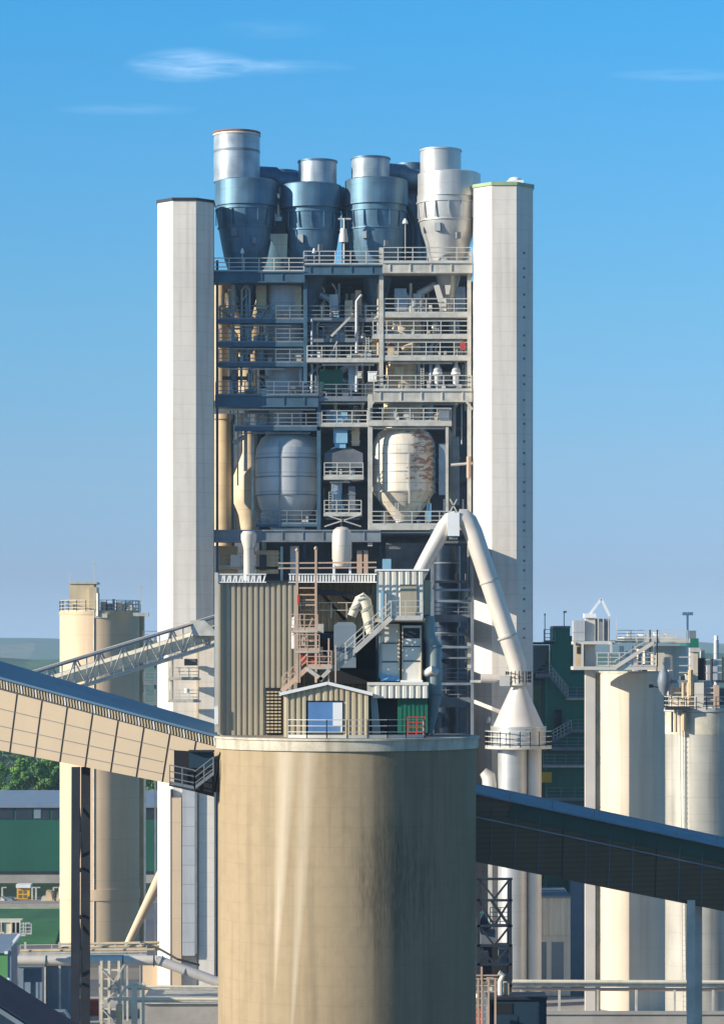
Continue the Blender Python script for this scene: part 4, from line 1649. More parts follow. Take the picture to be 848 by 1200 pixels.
for y in (660, 681, 705, 742, 757, 771):
    m = Mb()
    m.lp(522, 403, [(17.8, y + .8), (17.8, y - .8)], 32)
    part('ring', m, 'frame_steel', t)
# sunlit slabs seen beside right shaft
for i, (y0, y1) in enumerate(((690, 700), (737, 756), (762, 776), (672, 680), (712, 722))):
    m = Mb()
    m.bp(545, y0, 553, y1, 400.8, 2)
    part('casing', m, 'white_duct', fr)
m = Mb()
m.tube([P(528, 545, 399.3), P(553, 543, 399.3)], .18, 8)
part('pipe_run', m, 'white_duct', fr)
m = Mb()
m.tube([P(549, 535, 399.3), P(549, 560, 399.3)], .3, 8)
part('pipe_run', m, 'pink_scaffold', fr)
m = Mb()
m.bp(500, 590, 505, 612, 401, 1)
part('casing', m, 'pale_blue', fr)

# lambda duct ----------------------------------------------------------------
D = 388.6
t = thing('branched_duct', (X(530, D), D, Z(800, D)), 'big cream inverted V duct between the tower and the right shaft', 'duct')
m = Mb()
m.tube([P(538, 607, D), P(543, 607, D), P(548, 611, D), P(554, 624, D), P(580, 702, D), P(606, 780, D), P(609, 800, D)], [1.15, 1.2, 1.22, 1.22, 1.2, 1.15, .9], 24)
part('long_leg', m, 'white_duct', t)
m = Mb()
m.tube([P(534, 607, D), P(527, 609, D), P(521, 617, D), P(500, 655, D), P(486, 682, D)], [.95, 1.0, 1.02, .95, .9], 20)
part('short_leg', m, 'white_duct', t)
m = Mb()
m.bp(524, 600.5, 538, 628, D - 1.3, 2.6)
part('peak_box', m, 'white_paint', t)
m = Mb()
m.bp(526, 628, 536, 632, D - 1, 2)
part('lower_flange', m, 'frame_steel', t)
for (x, y) in ((573, 681), (594, 746)):
    m = Mb()
    d_ = (P(606, 780, D) - P(580, 702, D)).normalized()
    m.tube([P(x, y, D) - d_ * .12, P(x, y, D) + d_ * .12], 1.3, 24)
    part('flange', m, 'pale_steel', t)

# cone silo under it
D = 388
t = thing('cone_filter', (X(606, D), D, 0), 'cream cone with ring platform on two white cylinders below the long duct', 'filter')
m = Mb()
m.lp(607, D, [(8, 800), (9, 806), (30, 852), (33, 853)], 40)
part('cone', m, 'white_duct', t)
m = Mb()
m.lp(607, D, [(32.5, 851), (32.5, 872), (28, 876)], 40)
part('drum', m, 'pale_cyclone', t)
m = Mb()
m.lp(600, D - .4, [(17, 874), (17, BASE(D))], 36)
part('cylinder', m, 'pale_cyclone', t)
m = Mb()
m.lp(625.5, D, [(8.6, 874), (8.6, BASE(D))], 28)
part('cylinder', m, 'white_duct', t)
for (yy, rr, nm) in ((876, 39, 'ring_platform'), (802, 15, 'upper_platform')):
    m = Mb()
    m.lp(607, D, [(rr, yy + 1.2), (rr, yy - 1.2)], 32)
    pf = part(nm, m, 'pale_steel', t)
    m = Mb()
    pts = [Vector((X(607, D) + (rr - .5) * D / F * math.cos(2 * math.pi * k / 20), D + (rr - .5) * D / F * math.sin(2 * math.pi * k / 20), Z(yy - 1, D))) for k in range(21)]
    m.rail(pts, 2.0 if yy > 850 else 1.6, 3, 1.3, .1)
    part('railing', m, 'rail_steel', pf)
m = Mb()
m.bp(585, 792, 597, 804, D - 1.5, .1)
part('wire_panel', m, 'rail_steel', t)
m = Mb()
m.bp(551, 797, 586, 800, D + 2, 1)
part('catwalk', m, 'rail_steel', t)
m = Mb()
m.tube([P(563, 795, D + 1.5), P(582, 795, D + 1.5)], .55, 14)
solo('horizontal_vessel', m, 'white_duct', 'short cream horizontal vessel left of the upper ring platform', 'vessel')
t = thing('elbow_vent', P(571, 918, D), 'cream elbow vent rising in front of the right shaft near the dark gallery', 'vent')
m = Mb()
m.tube([P(574, 935, D), P(574, 920, D), P(572, 910, D), P(566, 904, D)], [1.0, 1.0, .9, .6], 16)
part('duct_run', m, 'white_duct', t)
m = Mb()
m.bar(P(574, 935, D), P(574, BASE(D), D), .5)
part('support', m, 'pale_steel', t)
for (x, y, lab) in ((570, 842, 'small white motor on shaft bracket beside the cream cone, upper'), (574, 847, 'small white fan box beside the cream cone, lower')):
    m = Mb()
    m.bp(x, y, x + 5, y + 5, 395.3, .7)
    m.lp(x + 2.5, 395.2, [(1.8, y + 3), (1.8, y - 2)], 10)
    solo('small_motor', m, 'white_paint', lab, 'motor')

# ================================================================== LEFT SIDE, mid distance
# twin-look cream silo
D = GD(1110)
t = thing('cream_silo', (X(117, D), D, 0), 'tall cream concrete silo with railed top on the left of the picture', 'silo')
m = Mb()
m.lp(117, D, [(46.5, 1110), (46.5, 718)], 64)
part('silo_wall', m, 'far_silo_cream', t)
m = Mb()
m.lp(117, D, [(47.2, 721), (47.2, 717)], 64)
part('rim', m, 'tan_duct', t)
m = Mb()
m.lp(117, D, [(47.6, 1052), (47.6, 1039)], 64)
part('ring_beam', m, 'far_silo_cream', t)
r = 46.5 * D / F
m = Mb()
m.tube([(X(114.5, D), D - r - .02, 0), (X(114.5, D), D - r - .02, Z(716, D))], .12, 8)
part('riser_pipe', m, 'pale_steel', t)
m = Mb()
pts = [Vector((X(117, D) + r * math.cos(2 * math.pi * k / 24), D + r * math.sin(2 * math.pi * k / 24), Z(717, D))) for k in range(25)]
m.rail(pts, 1.7, 3, 1.6, .1)
part('railing', m, 'pale_steel', t)
m = Mb()
m.bp(81.5, 684, 110, 716, D - 2.4, 4.9)
hs_ = part('top_house', m, 'beige_cladding', t)
m = Mb()
m.bp(104.5, 688, 113.5, 716, D - 3, 4)
part('annex', m, 'beige_cladding', hs_)
m = Mb()
m.bp(80.8, 682, 113.8, 684.2, D - 2.6, 5.4)
part('roof', m, 'pale_steel', hs_)
m = Mb()
m.tube([P(115, 722, D - 6.2), P(115, 695, D - 6.2)], .25, 8)
part('vent_pipe', m, 'white_duct', t)
for (a, b0, c, d0) in ((118, 705, 124, 717), (125, 707, 131, 717), (132, 702, 134, 717), (136, 706, 143, 717), (150, 709, 156, 717), (111, 719, 126, 724), (156, 718, 174, 722)):
    m = Mb()
    m.bp(a, b0, c, d0, D - 6.2 if d0 > 717 else D - 1, 1.5)
    part('top_equipment', m, rnd.choice(['pale_steel', 'frame_steel', 'beige_cladding']), t)
m = Mb()
m.tube([P(144, 717, D), P(148, 708, D), P(152, 707, D), P(156, 716, D)], .4, 10)
part('bent_pipe', m, 'white_duct', t)
m = Mb()
m.bp(159, 720, 168, 1110, D + 1, 3)
part('ladder_shaft', m, 'tan_duct', t, 'brown ladder shaft on the right flank')
for (x, y0, lab) in ((110.5, 660, 'thin white mast on the cream silo top house'), (165, 687, 'thin pale mast at the right edge of the cream silo top'), (82, 674, 'short faint mast at the left edge of the cream silo top')):
    t2 = thing('mast', P(x, 716, D), lab, 'mast', 'masts on the cream silo')
    m = Mb()
    m.bar(P(x, 717, D), P(x, y0, D), .1)
    part('pole', m, 'rail_steel', t2)
    m = Mb()
    m.bp(x - 1, y0 - 1, x + 1.8, y0 + 1, D - .1, .3)
    part('mast_head', m, 'pale_steel', t2)
t = thing('pipe_riser_tower', (X(172, 440), 440, 0), 'dim steel platform tower behind the truss bridge at the left shaft', 'tower')
for x in (170, 182):
    m = Mb()
    m.bar((X(x, 440), 440, 0), P(x, 745, 440), .25)
    part('leg', m, 'frame_steel', t)
for y in (752, 776, 800, 824):
    m = Mb()
    m.bp(168, y, 186, y + 2.4, 439, 3)
    dk = part('deck', m, 'frame_steel', t)
    m = Mb()
    m.rail([P(168, y, 439), P(186, y, 439)], 1.5, 3, 1.6, .1)
    part('railing', m, 'frame_steel', dk)

# truss conveyor bridge
t = thing('truss_conveyor', P(140, 800, 380), 'cream covered belt in an open truss bridge rising right to the left shaft', 'conveyor')
A0, A1 = P(-60, 838, 372), P(256, 740, 391)


def tp(u, dz=0, dy=0):
    return A0.lerp(A1, u) + Vector((0, dy, dz))


m = Mb()
m.hexa([tp(0, -.9, .5), tp(1, -.9, .5), tp(1, -.9, 3), tp(0, -.9, 3), tp(0, .5, .5), tp(1, .5, .5), tp(1, 1.1, 3), tp(0, 1.1, 3)])
part('belt_cover', m, 'belt_cream', t)
for (dz, dy, wd, mt, nm) in ((-1.6, 0, .3, 'pale_steel', 'lower_chord'), (-1.6, 3.4, .3, 'pale_steel', 'lower_chord'), (1.9, 0, .22, 'frame_steel', 'upper_chord'), (2.1, 3.4, .28, 'frame_steel', 'upper_chord')):
    m = Mb()
    m.bar(tp(0, dz, dy), tp(1, dz, dy), wd)
    part(nm, m, mt, t)
m = Mb()
m.bar(tp(0, 2.2, 3.4), tp(1, 2.2, 3.4), .5, .35)
part('service_pipe', m, 'white_duct', t)
n = 22
for i in range(n):
    u0, u1 = i / n, (i + 1) / n
    m = Mb()
    m.bar(tp(u0, -1.6), tp(u0, 1.9), .14)
    part('truss_post', m, 'pale_steel', t)
    m = Mb()
    a_, b_ = (tp(u0, -1.6), tp(u1, 1.9)) if i % 2 else (tp(u0, 1.9), tp(u1, -1.6))
    m.bar(a_, b_, .14)
    part('truss_diagonal', m, 'pale_steel', t)
    m = Mb()
    a_, b_ = (tp(u0, -1.6, 3.4), tp(u1, 2.1, 3.4)) if i % 2 else (tp(u0, 2.1, 3.4), tp(u1, -1.6, 3.4))
    m.bar(a_, b_, .16)
    part('truss_diagonal', m, 'frame_steel', t)
m = Mb()
m.rail([tp(0, -1.5, -.7), tp(1, -1.5, -.7)], 1.1, 2, 2.2, .08)
wk = part('walkway_rail', m, 'rail_steel', t)
m = Mb()
m.hexa([tp(0, -1.75, -.8), tp(1, -1.75, -.8), tp(1, -1.75, 0), tp(0, -1.75, 0), tp(0, -1.6, -.8), tp(1, -1.6, -.8), tp(1, -1.6, 0), tp(0, -1.6, 0)])
part('walkway', m, 'rail_steel', t)
m = Mb()
m.hexa([P(222, 727, 389), P(240, 727, 389), P(258, 745, 389), P(226, 745, 389), P(222, 727, 392), P(240, 727, 392), P(258, 745, 392), P(226, 745, 392)])
part('head_cover', m, 'pale_steel', t)
# mast post and platforms at the shaft
t = thing('shaft_platforms', (X(215, 393), 394, Z(822, 393)), 'white post with two small railed platforms at the foot of the truss conveyor head', 'platform')
D = 392
m = Mb()
m.bp(197, 738, 203, 822, D, .7)
part('post', m, 'white_cladding', t)
m = Mb()
m.bp(200, 770, 202, 822, D - .3, .3)
part('rail_post', m, 'rail_steel', t)
for y in (770, 795, 821):
    m = Mb()
    m.bp(197 if y > 780 else 200, y, 234 if y > 780 else 213, y + 2.2, D - 1, 3)
    dk = part('deck', m, 'pale_steel', t)
    m = Mb()
    m.rail([P(199, y, D - .9), P(233 if y > 780 else 212, y, D - .9)], 1.35, 3, 1.1, .1)
    part('railing', m, 'rail_steel', dk)
m = Mb()
m.bp(216, 772, 231, 780, D + .5, 1.5)
part('drive_box', m, 'interior_steel', t)
m = Mb()
m.lp(219, D, [(3, 812), (3, 807)], 12)
part('lamp_dome', m, 'white_paint', t)

# inclined pipe at the left shaft foot
t = thing('inclined_chute', P(150, 1108, 430), 'cream inclined chute pipe leaning between the cream silo and left shaft', 'chute')
m = Mb()
m.tube([P(149, 1108, 425), P(200, 1003, 425)], [.5, .85], 14)
part('pipe_run', m, 'far_silo_cream', t)

# pipe racks and the white pipeline
PD = 352
t = thing('white_pipeline', P(90, 1131, PD), 'thick white pipeline crossing the yard at the lower left and bending down', 'pipe')
m = Mb()
m.tube([P(-60, 1126, PD), P(184, 1125.5, PD)], .58, 18)
part('pipe_run', m, 'white_duct', t)
m = Mb()
m.tube([P(184, 1125.5, PD), P(190, 1127, PD), P(256, 1151, PD)], .58, 18)
part('bent_run', m, 'white_duct', t)
for x in (18, 54, 102, 144, 180):
    m = Mb()
    m.tube([P(x, 1126, PD), P(x + 1, 1126, PD)], .66, 18)
    part('flange', m, 'dark_steel', t)
for (x, y) in ((216, 1138), (188, 1126)):
    m = Mb()
    m.tube([P(x, y, PD), P(x + 1.2, y + .5, PD)], .66, 18)
    part('flange', m, 'frame_steel', t)
for x in (53, 144, 166):
    m = Mb()
    m.bar(P(x, 1131, PD), (X(x, PD), PD, 0), .22)
    part('support', m, 'pale_steel', t)
m = Mb()
m.tube([P(54, 1119.5, PD), P(145, 1119.5, PD)], .08, 8)
part('top_pipe', m, 'rail_steel', t)
t = thing('pipe_bridge', P(120, 1112, 372), 'low railed pipe bridge behind the white pipeline, in front of the cream silo', 'bridge')
D = 372
m = Mb()
m.bp(22, 1118, 172, 1120.5, D, 1.5)
part('walkway', m, 'pale_steel', t)
m = Mb()
m.rail([P(24, 1118, D), P(172, 1116, D)], 1.1, 2, 3.5, .1)
part('railing', m, 'pale_steel', t)
for y, dd in ((1114.5, .6), (1110.5, 1.1), (1106.5, 1.4)):
    m = Mb()
    m.tube([P(70 if y < 1112 else 24, y, D + dd), P(187, y - 2, D + dd)], .16, 8)
    part('pipe_run', m, 'tan_duct', t)
for x in (30, 70, 117, 149, 165):
    m = Mb()
    m.bar((X(x, D), D + .7, 0), P(x, 1104, D + .7), .25)
    part('post', m, 'pale_steel', t)
m = Mb()
m.tube([P(165, 1104, D + .4), P(187, 1112, D - 1), P(208, 1124, D - 3), P(234, 1131, D - 3)], .14, 8)
part('pipe_run', m, 'dark_steel', t)

t = thing('pipe_trestle', (X(127, 345), 346, 0), 'cream steel trestle tower behind the dark gallery legs at the bottom', 'trestle')
for x in (119, 128, 139.5):
    m = Mb()
    m.bar((X(x, 345), 345, 0), P(x, 1126, 345), .28)
    part('leg', m, 'belt_cream', t)
for y in (1136, 1147, 1158, 1170, 1182, 1194):
    m = Mb()
    m.bar(P(118, y, 345), P(141, y + 1, 345), .18)
    part('cross_beam', m, 'tan_duct' if y % 2 else 'belt_cream', t)
for i, y in enumerate((1136, 1158, 1182)):
    m = Mb()
    m.bar(P(119, y + (20 if i % 2 else 0), 344.8), P(139, y + (0 if i % 2 else 20), 344.8), .14)
    part('diagonal', m, 'pale_steel', t)
m = Mb()
m.bar(P(128, 1160, 344.6), P(146, 1130, 344.6), .2)
part('diagonal', m, 'pale_steel', t)
t = thing('pipe_rack', (X(200, 340), 341, 0), 'low cream pipe rack between the trestle and the big silo', 'pipe rack')
for x in (156, 159.5, 168):
    m = Mb()
    m.bar((X(x, 340), 340, 0), P(x, 1155 if x < 160 else 1152, 340), .32)
    part('leg', m, 'belt_cream', t)
for (y, a, r_) in ((1156, 150, .16), (1159, 150, .1), (1170.5, 133, .2), (1173.5, 160, .12)):
    m = Mb()
    m.tube([P(a, y, 340), P(262, y + .6, 340)], r_, 8)
    part('pipe_run', m, 'pale_steel' if r_ < .15 else 'belt_cream', t)
m = Mb()
m.tube([P(140, 1170, 340), P(147, 1158, 340), P(158, 1152, 340), P(163, 1153, 340)], .16, 8)
part('bent_pipe', m, 'belt_cream', t)
m = Mb()
m.bp(136, 1178, 143, 1215, 338, 1)
part('column', m, 'tan_duct', t)
for (a, b0, c, d0, D, mt, nm, lab, ct) in ((196, 1163, 206, 1173, 386, 'frame_steel', 'pump_box', 'small grey box at the foot of the left shaft', 'box'),
                                     (166, 1128, 200, 1170, 400, 'far_silo_cream', 'cream_annex', 'cream block annex left of the left shaft foot', 'annex')):
    m = Mb()
    m.bp(a, b0, c, d0, D, 1.5 if a > 190 else 8)
    m.bp(a - .4, b0 - 1, c + .4, b0, D - .1, 1.7 if a > 190 else 8.2)
    m.bp(a + 2, b0 + 3, c - 2, d0 - 2, D - .05, .05)
    solo(nm, m, mt, lab, ct)
m = Mb()
m.bp(214, 1160, 218.5, 1169, 394.5, .05)
m.bp(213.5, 1159, 219, 1160, 394.4, .2)
solo('doorway', m, 'dark_void', 'small dark doorway at the foot of the left shaft', 'door')
# low building in front of the shaft foot
t = thing('low_hall', (X(210, 375), 380, 0), 'low grey flat roofed hall at the bottom beside the big silo', 'building')
m = Mb()
m.box(X(168, 372), X(262, 372), 372, 384, 0, 2.2)
part('wall', m, 'concrete_pad', t)
m = Mb()
m.box(X(166, 372), X(263, 372), 371.6, 384.4, 2.2, 2.5)
part('roof', m, 'pale_steel', t)

# small roof and walls, lower left
D = 330
t = thing('lean_to_building', (X(10, D), D + 4, 0), 'small building with pale blue sloping roof and green wall at the left edge', 'building')
m = Mb()
m.hexa([P(-60, 1117, D), P(9, 1117, D), P(24, 1097, D + 8), P(-60, 1097, D + 8), P(-60, 1114.5, D), P(9, 1114.5, D), P(24, 1094.5, D + 8), P(-60, 1094.5, D + 8)])
part('roof', m, 'light_roof', t)
m = Mb()
m.bar(P(7.5, 1116.5, D - .1), P(23, 1096, D + 8), .35, .3)
part('verge', m, 'white_paint', t)
m = Mb()
m.box(X(-60, D), X(9, D), D + .3, D + 8, 0, Z(1118, D))
part('wall', m, 'grass_green_wall', t)
m = Mb()
m.bp(9.5, 1110, 13.5, 1170, D + .4, 6)
part('corner_wall', m, 'light_roof', t)
m = Mb()
m.bar(P(2, 1160, D - .3), P(11, 1146, D - .3), .4, .3)
part('awning_edge', m, 'white_paint', t)
D = 336
t = thing('roof_unit', P(15, 1096, 345), 'cream roof unit with open bays standing above the pale blue roof', 'unit')
m = Mb()
m.bp(-30, 1079, 24, 1081, 345, 3)
part('top', m, 'belt_cream', t)
m = Mb()
m.bp(-30, 1094, 30, 1097, 345, 3)
part('base', m, 'belt_cream', t)
m = Mb()
m.bp(5, 1081, 13, 1094, 345.2, 2)
part('panel', m, 'belt_cream', t)
m = Mb()
m.bp(-30, 1081, 24, 1094, 347, .5)
part('backing', m, 'interior_steel', t)
for x in (1, 13, 18, 23, 27, 30):
    m = Mb()
    m.bp(x, 1081, x + 1.4, 1094.5, 345, .3)
    part('post', m, 'white_duct', t)
m = Mb()
m.rail([P(24, 1095, 345), P(37, 1095, 345)], 1.2, 3, .7, .1)
part('railing', m, 'rail_steel', t)
m = Mb()
m.lp(34.5, 345.5, [(2.8, 1095), (2.8, 1083), (1.5, 1081)], 12)
part('tank', m, 'white_duct', t)
for (a, b0, c, d0, D, mt, nm, lab) in ((22, 1133, 50, 1172, 370, 'light_roof', 'panel_hall', 'pale blue panelled hall under the pipeline, left one'), (55, 1133, 84, 1165, 374, 'light_roof', 'panel_hall', 'pale blue panelled hall under the pipeline, right one')):
    t = thing(nm, (X((a + c) / 2, D), D + 3, 0), lab, 'building')
    m = Mb()
    m.box(X(a, D), X(c, D), D, D + 7, 0, Z(b0, D))
    part('wall', m, mt, t)
    m = Mb()
    m.box(X(a, D) - .2, X(c, D) + .2, D - .2, D + 7.2, Z(b0, D), Z(b0, D) + .2)
    part('roof', m, 'frame_steel', t)
    for k in range(3):
        m = Mb()
        x = a + 5 + k * (c - a) / 3.2
        m.bp(x, b0 + 4, x + .8, d0 - 2, D - .06, .05)
        part('panel_joint', m, 'frame_steel', t)
t = thing('sign_board', P(39, 1180, 330), 'grey ribbed board on a thick post in the yard', 'board')
m = Mb()
m.bp(28, 1135, 49, 1151, 332, .6)
part('board', m, 'interior_steel', t)
m = Mb()
m.box(X(36, 332), X(41.5, 332), 332.1, 332.7, 0, Z(1151, 332))
part('post', m, 'interior_steel', t)
# parked vans
for (px, D, lab, mt) in ((50, 366, 'white van parked beyond the grass mound, left one', 'white_paint'), (66, 368, 'pale van parked beyond the grass mound, right one', 'light_roof')):
    x = X(px, D)
    t = thing('parked_van', (x, D, 0), lab, 'van')
    m = Mb()
    prof = [(-2.3, .4), (2.2, .4), (2.3, 1.0), (1.6, 1.15), (1.1, 1.85), (-2.2, 1.9), (-2.35, 1.2)]
    m.prism([(x + a, z) for a, z in prof], D - .9, D + .9)
    part('body', m, mt, t)
    m = Mb()
    m.prism([(x + a, z) for a, z in [(-1.9, 1.2), (1.4, 1.2), (1.0, 1.72), (-1.9, 1.74)]], D - .93, D - .91)
    part('side_window', m, 'glass_dark', t)
    for wx in (-1.5, 1.45):
        m = Mb()
        m.tube([(x + wx, D - .93, .36), (x + wx, D - .7, .36)], .36, 16)
        wh = part('wheel', m, 'rubber', t)
        m = Mb()
        m.tube([(x + wx, D - .95, .36), (x + wx, D - .93, .36)], .2, 12)
        part('rim', m, 'pale_steel', wh)

for k, (px, py, w_, h_, mt, lab) in enumerate(((88, 1186, 2.2, 1.6, 'tan_duct', 'tan crate in the yard between the dark gallery legs'),
        (110, 1190, 1.4, 1.8, 'red_paint', 'small red crate beside the cream trestle foot'), (148, 1192, 1.6, 2.2, 'belt_cream', 'cream crate under the low pipe rack'),
        (178, 1194, 2.6, 1.2, 'light_roof', 'flat pale blue crate in front of the low hall'), (225, 1196, 1.8, 1.4, 'rust_lip', 'rusty brown crate beside the big silo foot'))):
    D2 = GD(py)
    m = Mb()
    x = X(px, D2)
    m.box(x - w_ / 2, x + w_ / 2, D2, D2 + 1.5, .05, h_)
    m.box(x - w_ / 2 - .08, x + w_ / 2 + .08, D2 - .08, D2 + 1.58, h_, h_ + .12)
    m.box(x - w_ / 2 - .05, x - w_ / 2 + .15, D2 - .06, D2, .05, h_)
    m.box(x + w_ / 2 - .15, x + w_ / 2 + .05, D2 - .06, D2, .05, h_)
    solo('crate', m, mt, lab, 'crate', 'crates in the yard')
# kiosk, low wall, clutter at the green hall's foot
D = 560
t = thing('yellow_kiosk', (X(28, D), D, 0), 'tiny yellow windowed kiosk with white roof in front of the green hall', 'kiosk')
gz = 0
m = Mb()
m.bp(20, 1040, 35, 1054, D, 2.5)
part('wall', m, 'yellow_paint', t)
m = Mb()
m.bp(19, 1036.5, 36, 1040.5, D - .5, 3.4)
part('roof', m, 'white_paint', t)
for (a, b0) in ((22, 1043.5), (27.5, 1043.5), (22, 1048.6), (27.5, 1048.6)):
    m = Mb()
    m.bp(a, b0, a + 3.6, b0 + 3.6, D - .06, .05)
    part('window', m, 'interior_steel', t)
m = Mb()
m.box(X(19, D), X(36, D), D - .2, D + 2.7, 0, Z(1054, D))
part('plinth', m, 'frame_steel', t)
for i, (x, y0, y1) in enumerate(((3, 1040, 1060), (38, 1040, 1060), (42.5, 1040, 1060), (63, 1040, 1058))):
    m = Mb()
    m.bar((X(x, 558), 558, 0), P(x, y0, 558), .3)
    m.bar(P(x, y0, 558), P(x, y0, 558) + Vector((.8, 0, 0)), .2)
    solo('post', m, 'pale_steel', ['post left of the yellow kiosk', 'first post just right of the yellow kiosk', 'second post right of the yellow kiosk', 'post by the cream silo in front of the green hall'][i], 'post', 'posts in front of the green hall')
for i, (a, b0, c, d0, mt) in enumerate(((-20, 1050, -2, 1060, 'concrete_pad'), (0, 1051, 6, 1059, 'white_duct'), (8, 1052, 16, 1060, 'light_roof'), (53, 1044, 62, 1050, 'tan_duct'), (48, 1051, 64, 1059, 'pale_steel'), (66, 1045, 70, 1058, 'tan_duct'))):
    D2 = 556
    m = Mb()
    x0, x1 = X(a, D2), X(c, D2)
    m.hexa([(x0, D2, 0), (x1, D2, 0), (x1, D2 + 2, 0), (x0, D2 + 2, 0), (x0 + .2, D2 + .2, Z(b0, D2)), (x1 - .4, D2 + .2, Z(b0, D2) - .2), (x1 - .2, D2 + 1.8, Z(b0, D2)), (x0 + .3, D2 + 1.8, Z(b0, D2) + .1)])
    solo('tarped_pallet', m, mt, ['grey covered pallet at the left picture edge', 'white covered pallet left of the kiosk', 'pale blue covered pallet next to the kiosk', 'tan bale standing high right of the kiosk', 'grey covered pallet between kiosk and cream silo', 'tan pallet beside the cream silo'][i], 'pallet', 'covered pallets in the yard')
# kerb wall with yellow-green edge and grass bank
m = Mb()
m.bp(-80, 1063.4, 72, 1066.3, 505, .6)
solo('barrier_rail', m, 'trim_green', 'long pale yellow green barrier rail above the grass bank', 'barrier')
m = Mb()
m.bp(-80, 1059, 74, 1062, 520, .8)
m.box(X(-80, 520), X(74, 520), 520, 520.5, 0, Z(1062, 520))
solo('low_wall', m, 'concrete_pad', 'long low concrete wall behind the barrier rail', 'wall')

# green hall
D = 600
t = thing('green_hall', (X(40, D), D + 12, 0), 'big dark green clad hall with grey blue roof and window strip', 'building')
m = Mb()
m.box(X(-160, D), X(186, D), D, D + 40, Z(1022, D), Z(945, D))
part('wall', m, 'green_wall', t)
m = Mb()
m.hexa([P(-160, 946.5, D - .6), P(187, 946.5, D - .6), P(187, 928.5, D + 20), P(-160, 928.5, D + 20), P(-160, 944, D - .6), P(187, 944, D - .6), P(187, 926, D + 20), P(-160, 926, D + 20)])
part('roof', m, 'light_roof', t)
m = Mb()
m.box(X(-160, D), X(186, D), D - .3, D + 40, 0, Z(1022, D))
part('plinth', m, 'concrete_pad', t)
for x in range(-150, 180, 42):
    for (a, c) in ((x + 1, x + 20), (x + 23, x + 40)):
        m = Mb()
        m.bp(a, 947, c, 960, D - .1, .1)
        part('window', m, 'glass_dark', t)
m = Mb()
m.bp(40, 947, 48, 959, D - .16, .05)
part('blind', m, 'light_roof', t)
m = Mb()
m.bp(-160, 1021, 186, 1023.5, D - .6, .6)
part('ledge', m, 'dark_steel', t)

# ================================================================== RIGHT SIDE
D = 425
t = thing('teal_tower', (X(660, D), D + 5, 0), 'dark teal clad tower block with zigzag stairs right of the right shaft', 'building')
m = Mb()
m.box(X(640, D), X(700, D), D, D + 12, 0, Z(790, D))
part('wall', m, 'teal_wall', t)
m = Mb()
m.box(X(648, D), X(668, D), D + 1, D + 8, Z(790, D), Z(736, D))
part('upper_wall', m, 'teal_wall', t)
m = Mb()
m.box(X(668, D), X(690, D), D + 3, D + 9, Z(790, D), Z(745, D))
part('upper_wall', m, 'teal_wall', t)
m = Mb()
m.bp(637, 752, 650, 754, D, 5)
dk = part('deck', m, 'dark_steel', t)
m = Mb()
m.rail([P(637, 752, D), P(650, 752, D)], 1.7, 3, 1.5, .1)
part('railing', m, 'frame_steel', dk)
m = Mb()
m.bp(648, 733.5, 668, 736, D + .8, 7.5)
part('roof', m, 'frame_steel', t)
m = Mb()
m.bp(620, 752.5, 650, 755, D + 8, 1)
part('pipe_run', m, 'dark_steel', t)
for (a, y, c, yc, dk1) in ((643, 791, 664, 817, 0), (643, 870, 668, 856, 0)):
    m = Mb()
    for dy in (-.9, -1.8):
        m.bar(P(a, y, D) + Vector((0, dy, 0)), P(c, yc, D) + Vector((0, dy, 0)), .12, .4)
    sg = part('stair_flight', m, 'frame_steel', t)
    m = Mb()
    for o in (.6, 1.1, 1.5):
        m.bar(P(a, y, D) + Vector((0, -1.9, o)), P(c, yc, D) + Vector((0, -1.9, o)), .09)
    for i in range(7):
        p = P(a, y, D).lerp(P(c, yc, D), i / 6) + Vector((0, -1.9, 0))
        m.bar(p, p + Vector((0, 0, 1.5)), .09)
    part('handrail', m, 'rail_steel', sg)
for (a, c, y) in ((663, 688, 818), (628, 645, 791), (638, 690, 877), (636, 690, 897), (664, 690, 856), (640, 690, 936), (625, 645, 877)):
    m = Mb()
    m.bp(a, y, c, y + 2.4, D - 2, 2)
    dk = part('deck', m, 'pale_steel' if y in (818, 897) else 'frame_steel', t)
    m = Mb()
    m.rail([P(a, y, D - 2), P(c, y, D - 2)], 1.5, 3, 1.7, .1)
    part('railing', m, 'frame_steel', dk)
m = Mb()
m.bp(650, 832, 658, 860, D - 1.0, 1)
part('doorway', m, 'dark_void', t)
m = Mb()
m.bp(634, 905, 646, 917, D - 1.5, 1)
part('yellow_casing', m, 'yellow_paint', t)
for (x, y0, lab) in ((638, 720, 'thin mast left above the dark teal tower'), (660.5, 717, 'short antenna on the dark teal tower roof')):
    m = Mb()
    m.bar(P(x, 752 if x < 650 else 735, D + 2), P(x, y0, D + 2), .12)
    m.bp(x - .8, y0 - 1, x + (3 if x > 650 else 1), y0 + 1, D + 1.9, .4)
    solo('antenna', m, 'frame_steel', lab, 'antenna')
t = thing('mint_block', (X(632, 432), 434, 0), 'pale mint clad block between the cream cone and the teal tower', 'building')
m = Mb()
m.box(X(600, 432), X(646, 432), 432, 440, 0, Z(803, 432))
part('wall', m, 'mint_wall', t)
m = Mb()
m.box(X(600, 433), X(643, 433), 433, 439, Z(803, 432), Z(756, 432))
part('upper_wall', m, 'teal_duct', t)
m = Mb()
m.bp(618, 795, 645, 798, 429, 2.5)
dk = part('deck', m, 'dark_steel', t)
m = Mb()
m.rail([P(618, 795, 429), P(645, 795, 429)], 1.5, 3, 1.7, .1)
part('railing', m, 'frame_steel', dk)
m = Mb()
m.bar(P(622, 795, 429), P(641, 777, 429), .2, .5)
part('stair_flight', m, 'dark_steel', t)
m = Mb()
m.tube([P(633, 797, 430), P(633, 1000, 430)], .14, 8)
part('drain_pipe', m, 'frame_steel', t)

